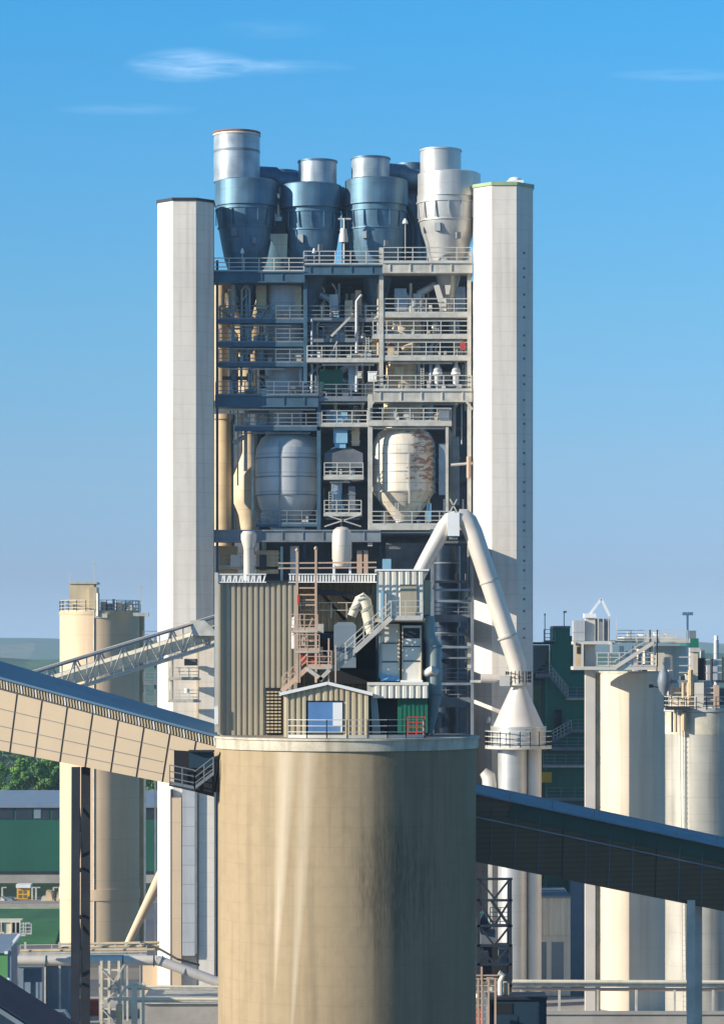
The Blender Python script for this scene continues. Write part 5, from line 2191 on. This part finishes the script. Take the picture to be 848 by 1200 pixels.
# elevator pillar with head platform
D = 378
t = thing('elevator_pillar', (X(691, D), D, 0), 'white bucket elevator pillar with railed head platform and A frame hoist', 'elevator')
m = Mb()
m.bp(685.5, 722, 697, BASE(D), D, 1.5)
part('casing', m, 'white_duct', t)
m = Mb()
m.bp(697.8, 788, 703, BASE(D + .8), D + .8, 1)
part('ladder_casing', m, 'tan_duct', t)
for i in range(14):
    m = Mb()
    y = 800 + i * 26
    m.bar(P(697.5, y, D + .6), P(703, y + 11 * (1 if i % 2 else -1), D + .6), .14)
    part('lattice', m, 'pink_scaffold' if i % 3 == 0 else 'pale_steel', t)
m = Mb()
m.bp(671.5, 781, 767, 785, D - 2, 5)
dk = part('deck', m, 'white_duct', t)
m = Mb()
m.rail([P(699, 781, D - 2), P(765, 781, D - 2)], 1.7, 3, 1.3, .12)
part('railing', m, 'rail_steel', dk)
m = Mb()
m.bp(671.5, 751.5, 720, 755, D - 1.5, 4)
part('upper_deck', m, 'white_duct', t)
m = Mb()
m.bp(716, 750.5, 806, 753, D + 1, 3)
dk = part('upper_deck', m, 'pale_steel', t)
m = Mb()
m.rail([P(722, 750, D + 1), P(805, 750, D + 1)], 1.2, 3, 1.8, .09)
part('railing', m, 'rail_steel', dk)
for (x, y0, y1) in ((671.5, 752, 785), (681, 755, 782), (714.5, 752, 782), (765, 752, 785)):
    m = Mb()
    m.bp(x, y0, x + 2.4, y1, D - 1.8, .3)
    part('post', m, 'white_duct', t)
m = Mb()
m.bp(673, 756, 683, 781, D - 1, 2)
part('side_casing', m, 'beige_cladding', t)
m = Mb()
m.bp(675.5, 758, 679.5, 766, D - 1.1, .1)
part('hatch', m, 'dark_void', t)
m = Mb()
m.bp(671.5, 727, 685, 751, D - .5, 2.5)
part('mesh_screen', m, 'vessel_steel', t)
m = Mb()
m.bp(698, 725, 714, 751, D + .2, 2)
part('drive_casing', m, 'frame_steel', t)
for x in (700, 706, 712, 722):
    m = Mb()
    m.bp(x, 724, x + 1.2, 751, D - .4, .3)
    part('screen_post', m, 'pale_steel', t)
m = Mb()
m.bp(684, 719, 698, 724, D - .3, 2)
part('head_cap', m, 'white_paint', t)
m = Mb()
m.bar(P(689, 722, D), P(704, 702, D), .28)
m.bar(P(704, 702, D), P(714, 722, D), .28)
part('hoist_frame', m, 'white_paint', t)
m = Mb()
m.bar(P(719, 783, D - 2.2), P(765, 753, D - 2.2), .16, .45)
sf = part('stair_flight', m, 'white_duct', t)
m = Mb()
m.bar(P(719, 775, D - 2.2), P(762, 747, D - 2.2), .1)
part('handrail', m, 'rail_steel', sf)
for k, x in enumerate((726, 733, 741, 748, 756)):
    m = Mb()
    m.bp(x, 757 + (k % 2) * 6, x + 4.5, 781, D + .5 + k * .2, 1)
    part('top_machine', m, ['vessel_steel', 'pale_blue', 'white_duct', 'frame_steel', 'vessel_steel'][k], t)
# silo A
D = 386
t = thing('white_silo', (X(741, D), D, 0), 'smooth cream white silo right of the elevator pillar', 'silo')
m = Mb()
m.lp(741, D, [(39.5, BASE(D)), (39.5, 787)], 64)
part('silo_wall', m, 'white_silo', t)
m = Mb()
m.lp(741, D, [(40, 789), (40, 786.4)], 64)
part('rim', m, 'pale_steel', t)
m = Mb()
m.bp(760, 802, 765, 806, D - 6.4, .4)
m.bar(P(764, 804, D - 6.2), P(782, 809, D - 6.2), .12)
part('lamp_arm', m, 'dark_steel', t)
for k, (x, wd, h) in enumerate(((742, 9, 15), (753, 5, 9), (770, 8, 22), (778, 7, 17))):
    m = Mb()
    m.bp(x, 787 - h, x + wd, 787, D - 2 + k * .4, 2)
    part('top_equipment', m, ['vessel_steel', 'dark_steel', 'white_duct', 'white_duct'][k], t)
# silo B
D = 362
t = thing('steel_silo', (X(822, D), D, 0), 'grey steel silo with grimy top and crowded machinery at the right edge', 'silo')
m = Mb()
m.lp(822, D, [(43, BASE(D)), (43, 858)], 72)
part('silo_wall', m, 'dusty_steel_silo', t)
m = Mb()
m.lp(822, D, [(43.3, 860), (43.3, 834)], 72)
part('upper_band', m, 'rim_concrete', t)
m = Mb()
m.lp(822, D, [(44.6, 833.5), (44.6, 831)], 72)
pf = part('top_platform', m, 'pale_steel', t)
for y in (878, 905, 932, 960, 990, 1020, 1055, 1090, 1125):
    m = Mb()
    m.lp(822, D, [(43.35, y + .5), (43.35, y - .5)], 72)
    part('weld_ring', m, 'dusty_steel_silo', t)
m = Mb()
for x in (796, 799.5):
    m.tube([(X(x, D), D - 3.9, 0), P(x, 832, D - 3.9)], .05, 6)
for k in range(60):
    z = 1.0 + k * .6
    m.bar((X(796, D), D - 3.9, z), (X(799.5, D), D - 3.9, z), .05)
part('ladder', m, 'pale_steel', t)
rB = 44 * D / F
m = Mb()
pts = [Vector((X(822, D) + rB * math.cos(2 * math.pi * k / 24), D + rB * math.sin(2 * math.pi * k / 24), Z(831, D))) for k in range(25)]
m.rail(pts, 1.5, 3, 1.5, .09)
part('railing', m, 'pale_steel', pf)
for i, (a, b0, c, d0, dy, mt) in enumerate(((808, 763, 817, 831, -1.5, 'rusty_vessel'), (817, 771, 826.5, 797, -1.2, 'dark_void'), (803, 790, 812, 831, -2.4, 'rusty_vessel'), (813, 800, 824, 829, -3, 'rusty_vessel'), (786, 806, 797, 829, -1, 'rusty_vessel'), (783, 785, 787.5, 815, -2, 'white_duct'),
                                     (797, 792, 805, 826, 0, 'interior_steel'), (787, 797, 806, 800.5, -2.6, 'frame_steel'), (825, 798, 836, 826, -.5, 'vessel_steel'), (836, 803, 842, 830, -3, 'pink_scaffold'), (840, 797, 870, 800, -3, 'dark_steel'),
                                     (780, 828, 808, 832, -5.2, 'dark_steel'), (808, 759, 820, 764, -1.7, 'pale_steel'), (843, 806, 860, 828, 0, 'interior_steel'), (828, 780, 840, 797, 2, 'vessel_steel'), (821, 762, 825, 771, 0, 'white_duct'))):
    m = Mb()
    m.bp(a, b0, c, d0, D + dy, 1.6)
    part('machine_box', m, mt, t)
m = Mb()
m.lathe(X(775, D), D - 2.5, [(.1, Z(815, D)), (.6, Z(808, D)), (.8, Z(798, D)), (.6, Z(788, D)), (.1, Z(782, D))], 20)
part('drum_cover', m, 'frame_steel', t)
for (a, c, y) in ((795, 809, 770), (795, 809, 780), (795, 808, 788), (786, 842, 812), (782, 845, 820), (826, 848, 788), (826, 848, 780), (826, 850, 773), (828, 850, 806)):
    m = Mb()
    m.bar(P(a, y, D - 2.6), P(c, y, D - 2.6), .13)
    part('rail', m, 'pale_steel', t)
for (x, y0, y1, r_) in ((806.5, 800, 830, .25), (808.5, 785, 815, .3), (800, 800, 830, .2), (791, 830, 858, .18), (800.5, 835, 856, .32), (787, 834, 858, .12), (833, 772, 800, .16), (846, 770, 800, .1)):
    m = Mb()
    m.tube([P(x, y0, D - (2.8 if y0 < 826 else 4.4)), P(x, y1, D - (2.8 if y0 < 826 else 4.4))], r_, 8)
    part('pipe_run', m, 'tan_duct' if r_ > .17 else 'dark_steel', t)

# background equipment behind, right
D = 470
t = thing('rear_silo_top', (X(768, D), D + 4, 0), 'white walled rear silo with long flat capped roof behind the elevator platform', 'silo')
m = Mb()
m.lp(774, D, [(32, BASE(D)), (32, 757)], 48)
part('silo_wall', m, 'white_silo', t)
m = Mb()
m.bp(731, 745.5, 792, 753, D - 6, 12)
part('top_gallery', m, 'white_cladding', t)
m = Mb()
m.bp(792, 748, 808, 753.5, D - 6, 12)
part('top_gallery_end', m, 'belt_cream', t)
for k, x in enumerate((735, 748, 757, 766, 779)):
    m = Mb()
    m.bp(x, 741 + (k % 3), x + 5, 746, D - 5, 2)
    part('roof_vent', m, 'white_paint' if k % 2 else 'pale_steel', t)
t = thing('rear_block', (X(808, 480), 484, 0), 'narrow teal block behind the double armed lamp post', 'building')
m = Mb()
m.box(X(804, 480), X(818, 480), 480, 490, 0, Z(748, 480))
part('wall', m, 'teal_wall', t)
m = Mb()
m.bp(807, 739, 815, 748, 481, 4)
part('roof_box', m, 'frame_steel', t)
t = thing('lamp_post', (X(805, 440), 440, 0), 'tall white lamp post with double flat arm at the right', 'lamp post')
m = Mb()
m.tube([(X(805, 440), 440, 0), P(805, 719, 440)], .16, 10)
part('pole', m, 'white_paint', t)
m = Mb()
m.bp(799.5, 718, 804.5, 721, 439.8, .6)
part('lamp_head', m, 'white_paint', t)
m = Mb()
m.bp(805.8, 718, 811.5, 721, 439.8, .6)
part('lamp_head', m, 'white_paint', t)
m = Mb()
m.bp(799.5, 717.4, 811.5, 718.2, 439.9, .3)
part('cross_arm', m, 'white_paint', t)
t = thing('white_stack', (X(838, 480), 480, 0), 'slim pale stack with bright white cap at the right edge', 'chimney')
m = Mb()
m.lp(838.5, 480, [(3.3, BASE(480)), (3.0, 750)], 16)
part('stack', m, 'vessel_steel', t)
m = Mb()
m.lp(838.5, 480, [(2.3, 750), (2.3, 745)], 16)
part('cap', m, 'white_paint', t)
for (x, lab) in ((761, 'thin dark lightning rod above the elevator platform, left'), (769.5, 'thin dark lightning rod above the elevator platform, right')):
    m = Mb()
    m.bar(P(x, 781, 379), P(x, 738, 379), .16)
    m.bar(P(x - 1, 760, 379), P(x + 1, 760, 379), .2)
    solo('lightning_rod', m, 'dark_steel', lab, 'rod', 'lightning rods')

# under the right gallery
t = thing('green_works_hall', (X(640, 470), 480, 0), 'green and mint clad hall with small white framed window under the dark gallery', 'building')
D = 455
m = Mb()
m.box(X(582, D), X(700, D), D, D + 14, Z(1036, D), Z(960, D))
part('wall', m, 'grass_green_wall', t)
m = Mb()
m.box(X(582, D), X(700, D), D - .1, D + 14, Z(1050, D), Z(1036, D))
part('mint_band', m, 'mint_wall', t)
m = Mb()
m.box(X(582, D), X(700, D), D - .05, D + 14, 0, Z(1050, D))
part('lower_wall', m, 'white_cladding', t)
m = Mb()
m.bp(621, 1022, 639, 1034.5, D - .2, .2)
wf = part('window', m, 'white_paint', t)
m = Mb()
m.bp(623.5, 1020, 638, 1032, D - .26, .1)
part('pane', m, 'dark_void', wf)
m = Mb()
m.rail([P(623.5, 1032, D - .4), P(638.5, 1032, D - .4)], .8, 3, .6, .08)
part('grating', m, 'white_paint', wf)
m = Mb()
m.bp(617, 1018, 621, 1036, D - .3, .2)
part('corner_strip', m, 'mint_wall', t)
t = thing('cream_column', (X(572, 405), 406, 0), 'bright cream upright columns behind the black lattice tower', 'column')
for (a, c, y0, mt) in ((564, 571, 1040, 'tan_duct'), (572, 580, 1010, 'white_silo')):
    m = Mb()
    m.bp(a, y0, c, BASE(402), 402, 2)
    part('column', m, mt, t)
m = Mb()
m.bp(558, 1010, 572, 1060, 405, 2)
part('grey_panel', m, 'shaft_concrete', t)
# black lattice tower
D = 300
t = thing('lattice_tower', (X(579, D), D + 2, 0), 'black steel lattice tower right beside the big silo near the bottom', 'tower')
for (x, dy) in ((560.5, 0), (597.5, 0), (562, 4), (596, 4)):
    m = Mb()
    m.bar((X(x, D), D + dy, 0), P(x, 1030, D + dy), .3)
    part('leg', m, 'dark_steel', t)
for y in (1030, 1055, 1085, 1108, 1130, 1155):
    m = Mb()
    m.bar(P(558, y, D), P(600, y, D), .3, .24)
    part('cross_beam', m, 'dark_steel', t)
ys = (1030, 1055, 1085, 1108, 1130)
for k in range(4):
    m = Mb()
    m.bar(P(561, ys[k], D), P(579, ys[k + 1] if k else 1053, D), .2)
    part('diagonal', m, 'dark_steel', t)
    m = Mb()
    m.bar(P(597, ys[k], D), P(579, ys[k + 1] if k else 1053, D), .2)
    part('diagonal', m, 'dark_steel', t)
m = Mb()
m.bar(P(576, 1056, D), P(597, 1086, D), .3)
part('diagonal', m, 'dark_steel', t)
m = Mb()
m.rail([P(574, 1085, D - .1), P(597, 1085, D - .1)], 1.8, 4, .9, .08)
part('railing', m, 'dark_steel', t)
m = Mb()
m.bp(558, 1108, 600, 1150, D + 4.3, 3)
part('backing', m, 'dark_void', t)
for (a, b0, c, d0) in ((560, 1070, 567, 1086), (563, 1090, 580, 1107), (584, 1112, 594, 1129), (561, 1116, 572, 1130)):
    m = Mb()
    m.bp(a, b0, c, d0, D + 1, 2)
    part('equipment_box', m, rnd.choice(['dark_steel', 'interior_steel', 'teal_wall']), t)
m = Mb()
m.tube([P(558, 1086, D + 1), P(563, 1078, D + 1), P(567, 1090, D + 1)], .8, 12)
part('fan_casing', m, 'dark_steel', t)
# pink scaffold and machine
D = 230
t = thing('pink_pipe_frame', (X(566, D), D, 0), 'rusty pink pipe frame beside the blue grey machine cabinet at the bottom', 'frame')
for (x, y0) in ((564, 1133), (572, 1146), (560, 1146), (580, 1146)):
    m = Mb()
    m.bar((X(x, D), D, 0), P(x, y0, D), .14)
    part('post', m, 'pink_scaffold', t)
for y in (1143, 1147, 1155, 1162, 1170, 1178, 1186, 1194):
    m = Mb()
    m.bar(P(556, y, D), P(583 if y < 1165 else 568, y, D), .1)
    part('rail', m, 'pink_scaffold', t)
m = Mb()
m.bp(570, 1146, 578, 1153, D + .3, .5)
part('plate', m, 'white_duct', t)
m = Mb()
m.bp(558, 1183, 564, 1200, D + .3, .6)
part('red_box', m, 'red_paint', t)
D = 232
t = thing('machine_cabinet', (X(600, D), D + 2, 0), 'dark blue machine cabinet with white edge at the bottom right of the big silo', 'cabinet')
m = Mb()
m.bp(573, 1171, 640, 1320, D, 3)
part('casing', m, 'slate_roof', t)
m = Mb()
m.bp(571, 1168, 641, 1171.5, D - .2, 3.4)
part('top', m, 'dark_steel', t)
m = Mb()
m.bp(565, 1165, 569, 1320, D - .3, .5)
part('edge_post', m, 'light_roof', t)
m = Mb()
m.bp(576, 1176, 600, 1188, D - .05, .05)
part('louvre', m, 'dark_void', t)
m = Mb()
m.bp(578, 1191, 606, 1300, D - .05, .05)
part('door', m, 'slate_roof', t)
m = Mb()
m.tube([P(586, 1170, D + 1), P(586, 1150, D + 1), P(589, 1143, D + 1), P(584, 1140, D + 1)], .22, 10)
part('exhaust_pipe', m, 'white_duct', t)
m = Mb()
m.bp(590, 1152, 596, 1166, D + 1, .6)
part('filter_can', m, 'tan_duct', t)

# yard behind: what the caption partly covers
t = thing('white_ribbed_hall', (X(640, 400), 410, 0), 'white ribbed hall with blue grey lower panels at the lower right', 'building')
D = 400
m = Mb()
m.box(X(598, D), X(668, D), D + .15, D + 16, 0, Z(1052, D))
part('wall', m, 'white_cladding', t)
m = Mb()
m.corr((X(598, D), D), (X(668, D), D), Z(1096, D), Z(1052, D), .8, .12)
part('ribbed_cladding', m, 'white_cladding', t)
m = Mb()
m.box(X(597, D), X(669, D), D - .3, D + 16, Z(1052, D), Z(1050, D))
part('roof', m, 'light_roof', t)
for k in range(3):
    m = Mb()
    m.bp(606 + k * 20, 1104, 620 + k * 20, 1158, D + .06, .08)
    part('roller_door', m, 'light_roof', t)
t = thing('pale_blue_hall', (X(725, 420), 430, 0), 'large pale blue clad hall behind the lower right yard', 'building')
D = 420
m = Mb()
m.box(X(668, D), X(775, D), D, D + 20, 0, Z(1020, D))
part('wall', m, 'light_roof', t)
for k in range(4):
    m = Mb()
    m.bp(690 + k * 22, 1068, 702 + k * 22, 1085, D - .1, .12)
    part('window', m, 'glass_dark', t)
m = Mb()
m.bp(700, 1112, 722, 1146, D - .1, .12)
part('roller_door', m, 'interior_steel', t)
for (x0, x1, D, lab) in ((803, 812, 250, 'pale steel gallery leg crossing the lower right yard, left one'), (815, 824, 252, 'pale steel gallery leg crossing the lower right yard, right one')):
    m = Mb()
    m.box(X(x0, 209), X(x1, 209), D - 42, D - 41.5, 0, g2(.6, -4.0).z)
    m.box(X(x0, 209) - .25, X(x1, 209) + .25, D - 42.2, D - 41.3, 0, .5)
    solo('gallery_stand', m, 'pale_steel', lab, 'stand', 'stands of the dark gallery')
t = thing('yard_pipe_rack', (X(700, 345), 345, 0), 'low cream pipe rack crossing the yard at the lower right', 'pipe rack')
D = 345
for k, y in enumerate((1150, 1154, 1159)):
    m = Mb()
    m.tube([P(590, y, D + k * .5), P(900, y + 1, D + k * .5)], .2, 8)
    part('pipe_run', m, ['belt_cream', 'pale_steel', 'pink_scaffold'][k], t)
for x in (610, 655, 700, 745, 790, 835):
    m = Mb()
    m.bar((X(x, D), D + .5, 0), P(x, 1160, D + .5), .25)
    part('post', m, 'pale_steel', t)
m = Mb()
m.bp(600, 1186, 900, 1189, 300, 1)
m.box(X(600, 300), X(900, 300), 300.2, 300.6, 0, Z(1188, 300))
solo('yard_wall', m, 'concrete_pad', 'low concrete yard wall at the lower right', 'wall')

# ================================================================== GROUND, HILLS, TREES


def sheet(name, x0, x1, y0, y1, z, mt):
    m = Mb()
    m.add([(x0, y0, z), (x1, y0, z), (x1, y1, z), (x0, y1, z)], [(0, 1, 2, 3)])
    o = solo(name, m, mt, kind='structure')
    return o


def ground_mat(name, cols, scale):
    m = bpy.data.materials.new(name)
    m.use_nodes = True
    nt = m.node_tree
    b = nt.nodes['Principled BSDF']
    b.inputs['Roughness'].default_value = .95
    b.inputs['Specular IOR Level'].default_value = .2
    tc = N(nt, 'ShaderNodeTexCoord')
    vo = N(nt, 'ShaderNodeTexVoronoi')
    vo.inputs['Scale'].default_value = scale
    mp = N(nt, 'ShaderNodeMapping')
    mp.inputs['Scale'].default_value = (1, .35, 1)
    nt.links.new(tc.outputs['Object'], mp.inputs[0])
    nt.links.new(mp.outputs[0], vo.inputs['Vector'])
    cr = N(nt, 'ShaderNodeValToRGB')
    sp = N(nt, 'ShaderNodeSeparateXYZ')
    nt.links.new(vo.outputs['Color'], sp.inputs[0])
    nt.links.new(sp.outputs[0], cr.inputs[0])
    cr.color_ramp.interpolation = 'CONSTANT'
    el = cr.color_ramp.elements
    el[0].color = lin(cols[0])
    el[1].position = 1 / len(cols)
    el[1].color = lin(cols[1])
    for i, c in enumerate(cols[2:]):
        e = el.new((i + 2) / len(cols))
        e.color = lin(c)
    nz = N(nt, 'ShaderNodeTexNoise')
    nz.inputs['Scale'].default_value = scale * 6
    nz.inputs['Detail'].default_value = 6
    nt.links.new(tc.outputs['Object'], nz.inputs['Vector'])
    mx = N(nt, 'ShaderNodeMix', data_type='RGBA', blend_type='MULTIPLY')
    mx.inputs[0].default_value = .85
    nt.links.new(cr.outputs[0], mx.inputs[6])
    nt.links.new(nz.outputs[0], mx.inputs[7])
    nt.links.new(mx.outputs[2], b.inputs['Base Color'])
    MATS[name] = m


ground_mat('countryside', [(96, 124, 70), (70, 100, 58), (130, 132, 88), (52, 84, 50), (110, 128, 76), (60, 92, 54)], .004)
ground_mat('forest_hill', [(72, 118, 74), (62, 106, 66), (92, 130, 78), (128, 138, 96), (58, 100, 66), (68, 112, 76)], .006)
M('grass', (40, 92, 52), .9, var=.3, scale=.2, fine=.4)

m = Mb()
m.add([(-14000, 40, 0), (14000, 40, 0), (14000, 12000, 0), (-14000, 12000, 0)], [(0, 1, 2, 3)])
solo('ground', m, 'countryside', kind='structure')
sheet('yard', -160, 220, 60, 552, .004 * 3, 'asphalt')
sheet('concrete_yard', -40, 60, 330, 399, .024, 'concrete_pad')
sheet('road', -200, 200, 553, 565, .02, 'dirt_ground')
sheet('pavement', -160, 220, 420, 436, .03, 'dirt_ground')
# kerbs & grass bank
m = Mb()
m.hexa([(X(-120, 470), 470, 0), (X(72, 480), 470, 0), (X(72, 480), 500, 0), (X(-120, 470), 500, 0), (X(-120, 470), 478, 2.2), (X(72, 480), 478, 2.2), (X(72, 480), 500, 3.2), (X(-120, 470), 500, 3.2)])
solo('grass_bank', m, 'grass', kind='structure')
m = Mb()
m.lathe(X(66, 340), 340, [(2.8, 0), (2.4, .9), (1.5, 1.6), (.1, 1.9)], 24)
solo('grass_mound', m, 'grass', kind='structure')
m = Mb()
m.box(-160, 60, 552.0, 552.5, 0, .14)
solo('kerb', m, 'concrete_pad', kind='structure')
# painted yard lines
for i, y in enumerate((352, 362)):
    sheet('lane_marking', X(150, y), X(262, y), y, y + .6, .032, 'white_paint')

# hills
from mathutils import noise as mn


def hills(name, y0, y1, peak, seedv, mt, nx=150, ny=26, sx=.0007, base=.5):
    m = Mb()
    vs = []
    W0 = 7000
    for j in range(ny + 1):
        y = y0 + (y1 - y0) * j / ny
        for i in range(nx + 1):
            x = -W0 + 2 * W0 * i / nx
            e = math.sin(math.pi * j / ny) ** 1.3
            h = base + (1 - base) * (.5 + .5 * mn.noise(Vector((x * sx, seedv, 0)))) + .16 * mn.noise(Vector((x * sx * 4, y * sx * 3, seedv)))
            b = 6.0 * mn.noise(Vector((x * .02, y * .02, seedv)))
            vs.append((x, y, max(-1, peak * h * e + b * (e > .1)) - (0.5 if e < .02 else 0)))
    fs = []
    for j in range(ny):
        for i in range(nx):
            a = j * (nx + 1) + i
            fs.append((a, a + 1, a + nx + 2, a + nx + 1))
    m.add(vs, fs)
    return solo(name, m, mt, kind='structure')


hills('near_hills', 2200, 3600, 54, 3.1, 'forest_hill', 700, 24, .0012, .7)
hills('far_hills', 5600, 8600, 92, 8.7, 'forest_hill', 200, 20, .0005, .78)


# trees
def leaf_mat(name, a, b_):
    m = bpy.data.materials.new(name)
    m.use_nodes = True
    nt = m.node_tree
    b = nt.nodes['Principled BSDF']
    b.inputs['Roughness'].default_value = .7
    b.inputs['Specular IOR Level'].default_value = .25
    tc = N(nt, 'ShaderNodeTexCoord')
    nz = N(nt, 'ShaderNodeTexNoise')
    nz.inputs['Scale'].default_value = .6
    nz.inputs['Detail'].default_value = 5
    nt.links.new(tc.outputs['Object'], nz.inputs['Vector'])
    cr = N(nt, 'ShaderNodeValToRGB')
    cr.color_ramp.elements[0].position = .35
    cr.color_ramp.elements[1].position = .68
    cr.color_ramp.elements[0].color = lin(a)
    cr.color_ramp.elements[1].color = lin(b_)
    nt.links.new(nz.outputs[0], cr.inputs[0])
    nt.links.new(cr.outputs[0], b.inputs['Base Color'])
    MATS[name] = m


leaf_mat('leaves', (70, 118, 44), (128, 164, 72))
leaf_mat('leaves_dark', (54, 98, 44), (100, 138, 62))


def tree(x, y, h, rad, label, mt, seed):
    r_ = random.Random(seed)
    t = thing('tree', (x, y, 0), label, 'tree', 'trees behind the green hall')
    m = Mb()
    m.tube([(x, y, 0), (x + .2, y, h * .35), (x - .1, y, h * .75)], [.4, .3, .1], 8)
    for k in range(5):
        a = r_.uniform(0, 6.28)
        m.tube([(x, y, h * (.3 + .08 * k)), (x + rad * .6 * math.cos(a), y + rad * .6 * math.sin(a), h * (.5 + .08 * k))], [.16, .05], 6)
    part('trunk', m, 'bark', t)
    m = Mb()
    clumps = []
    for k in range(26):
        u_ = r_.uniform(0, 6.28)
        el = r_.uniform(-.7, 1)
        rr = rad * math.sqrt(max(.05, 1 - el * el)) * r_.uniform(.35, .95)
        clumps.append((Vector((x + rr * math.cos(u_), y + rr * math.sin(u_), h * .62 + el * h * .34)), rad * r_.uniform(.25, .42)))
    for (c, cr_) in clumps:
        for k in range(110):
            d = Vector((r_.gauss(0, 1), r_.gauss(0, 1), r_.gauss(0, 1))).normalized()
            p = c + d * cr_ * r_.uniform(.6, 1.05)
            s_ = r_.uniform(.16, .36)
            a = d.cross(Vector((r_.uniform(-1, 1), r_.uniform(-1, 1), r_.uniform(-1, 1)))).normalized() * s_
            b = (d.cross(a).normalized() + d * r_.uniform(-.5, .5)) * s_
            m.add([p - a - b, p + a - b * .6, p + a * .5 + b, p - a * .7 + b], [(0, 1, 2, 3)])
    part('crown', m, mt, t)


sides = ['leftmost', 'second', 'third', 'fourth', 'fifth', 'sixth', 'seventh']
for i, (px, D, top, rad) in enumerate(((-6, 690, 893, 4.5), (12, 672, 896, 4.2), (30, 700, 889, 4.6), (45, 680, 892, 4.0), (60, 690, 887, 4.6), (78, 684, 892, 4.2), (176, 690, 896, 4.0))):
    lab = ['leafy tree cut by the left picture edge behind the green hall', 'small rounded tree behind the left end of the hall roof', 'broad tree above the hall windows', 'low tree between the broad tree and the cream silo', 'tallest tree beside the cream silo behind the hall',
           'dark tree partly behind the cream silo', 'tree seen between the cream silo and the left shaft'][i]
    tree(X(px, D), D, Z(top, D), rad, lab, 'leaves' if i % 2 == 0 else 'leaves_dark', 40 + i)
# hedge line farther off
m = Mb()
r_ = random.Random(5)
for k in range(5200):
    x = r_.uniform(-420, 420)
    y = r_.uniform(1250, 1420)
    z = r_.uniform(0, 9) * (0.6 + .4 * math.sin(x * .07))
    s_ = r_.uniform(1.2, 2.6)
    a = Vector((r_.uniform(-1, 1), r_.uniform(-1, 1), r_.uniform(-1, 1))).normalized() * s_
    b = a.cross(Vector((r_.uniform(-1, 1), r_.uniform(-1, 1), 1))).normalized() * s_
    p = Vector((x, y, abs(z)))
    m.add([p - a - b, p + a - b, p + a + b, p - a + b], [(0, 1, 2, 3)])
solo('far_woodland', m, 'leaves_dark', kind='stuff')
# hazy air
HAZE = 0.00009
if HAZE:
    m = Mb()
    m.box(-14500, 14500, -400, 12500, -2, 130)
    hm = bpy.data.materials.new('haze')
    hm.use_nodes = True
    nt = hm.node_tree
    nt.nodes.clear()
    pv = N(nt, 'ShaderNodeVolumePrincipled')
    pv.inputs['Color'].default_value = (.6, .8, 1.0, 1)
    pv.inputs['Density'].default_value = HAZE
    pv.inputs['Anisotropy'].default_value = 0.0
    ou = N(nt, 'ShaderNodeOutputMaterial')
    nt.links.new(pv.outputs[0], ou.inputs['Volume'])
    MATS['haze'] = hm
    solo('haze', m, 'haze', kind='stuff')
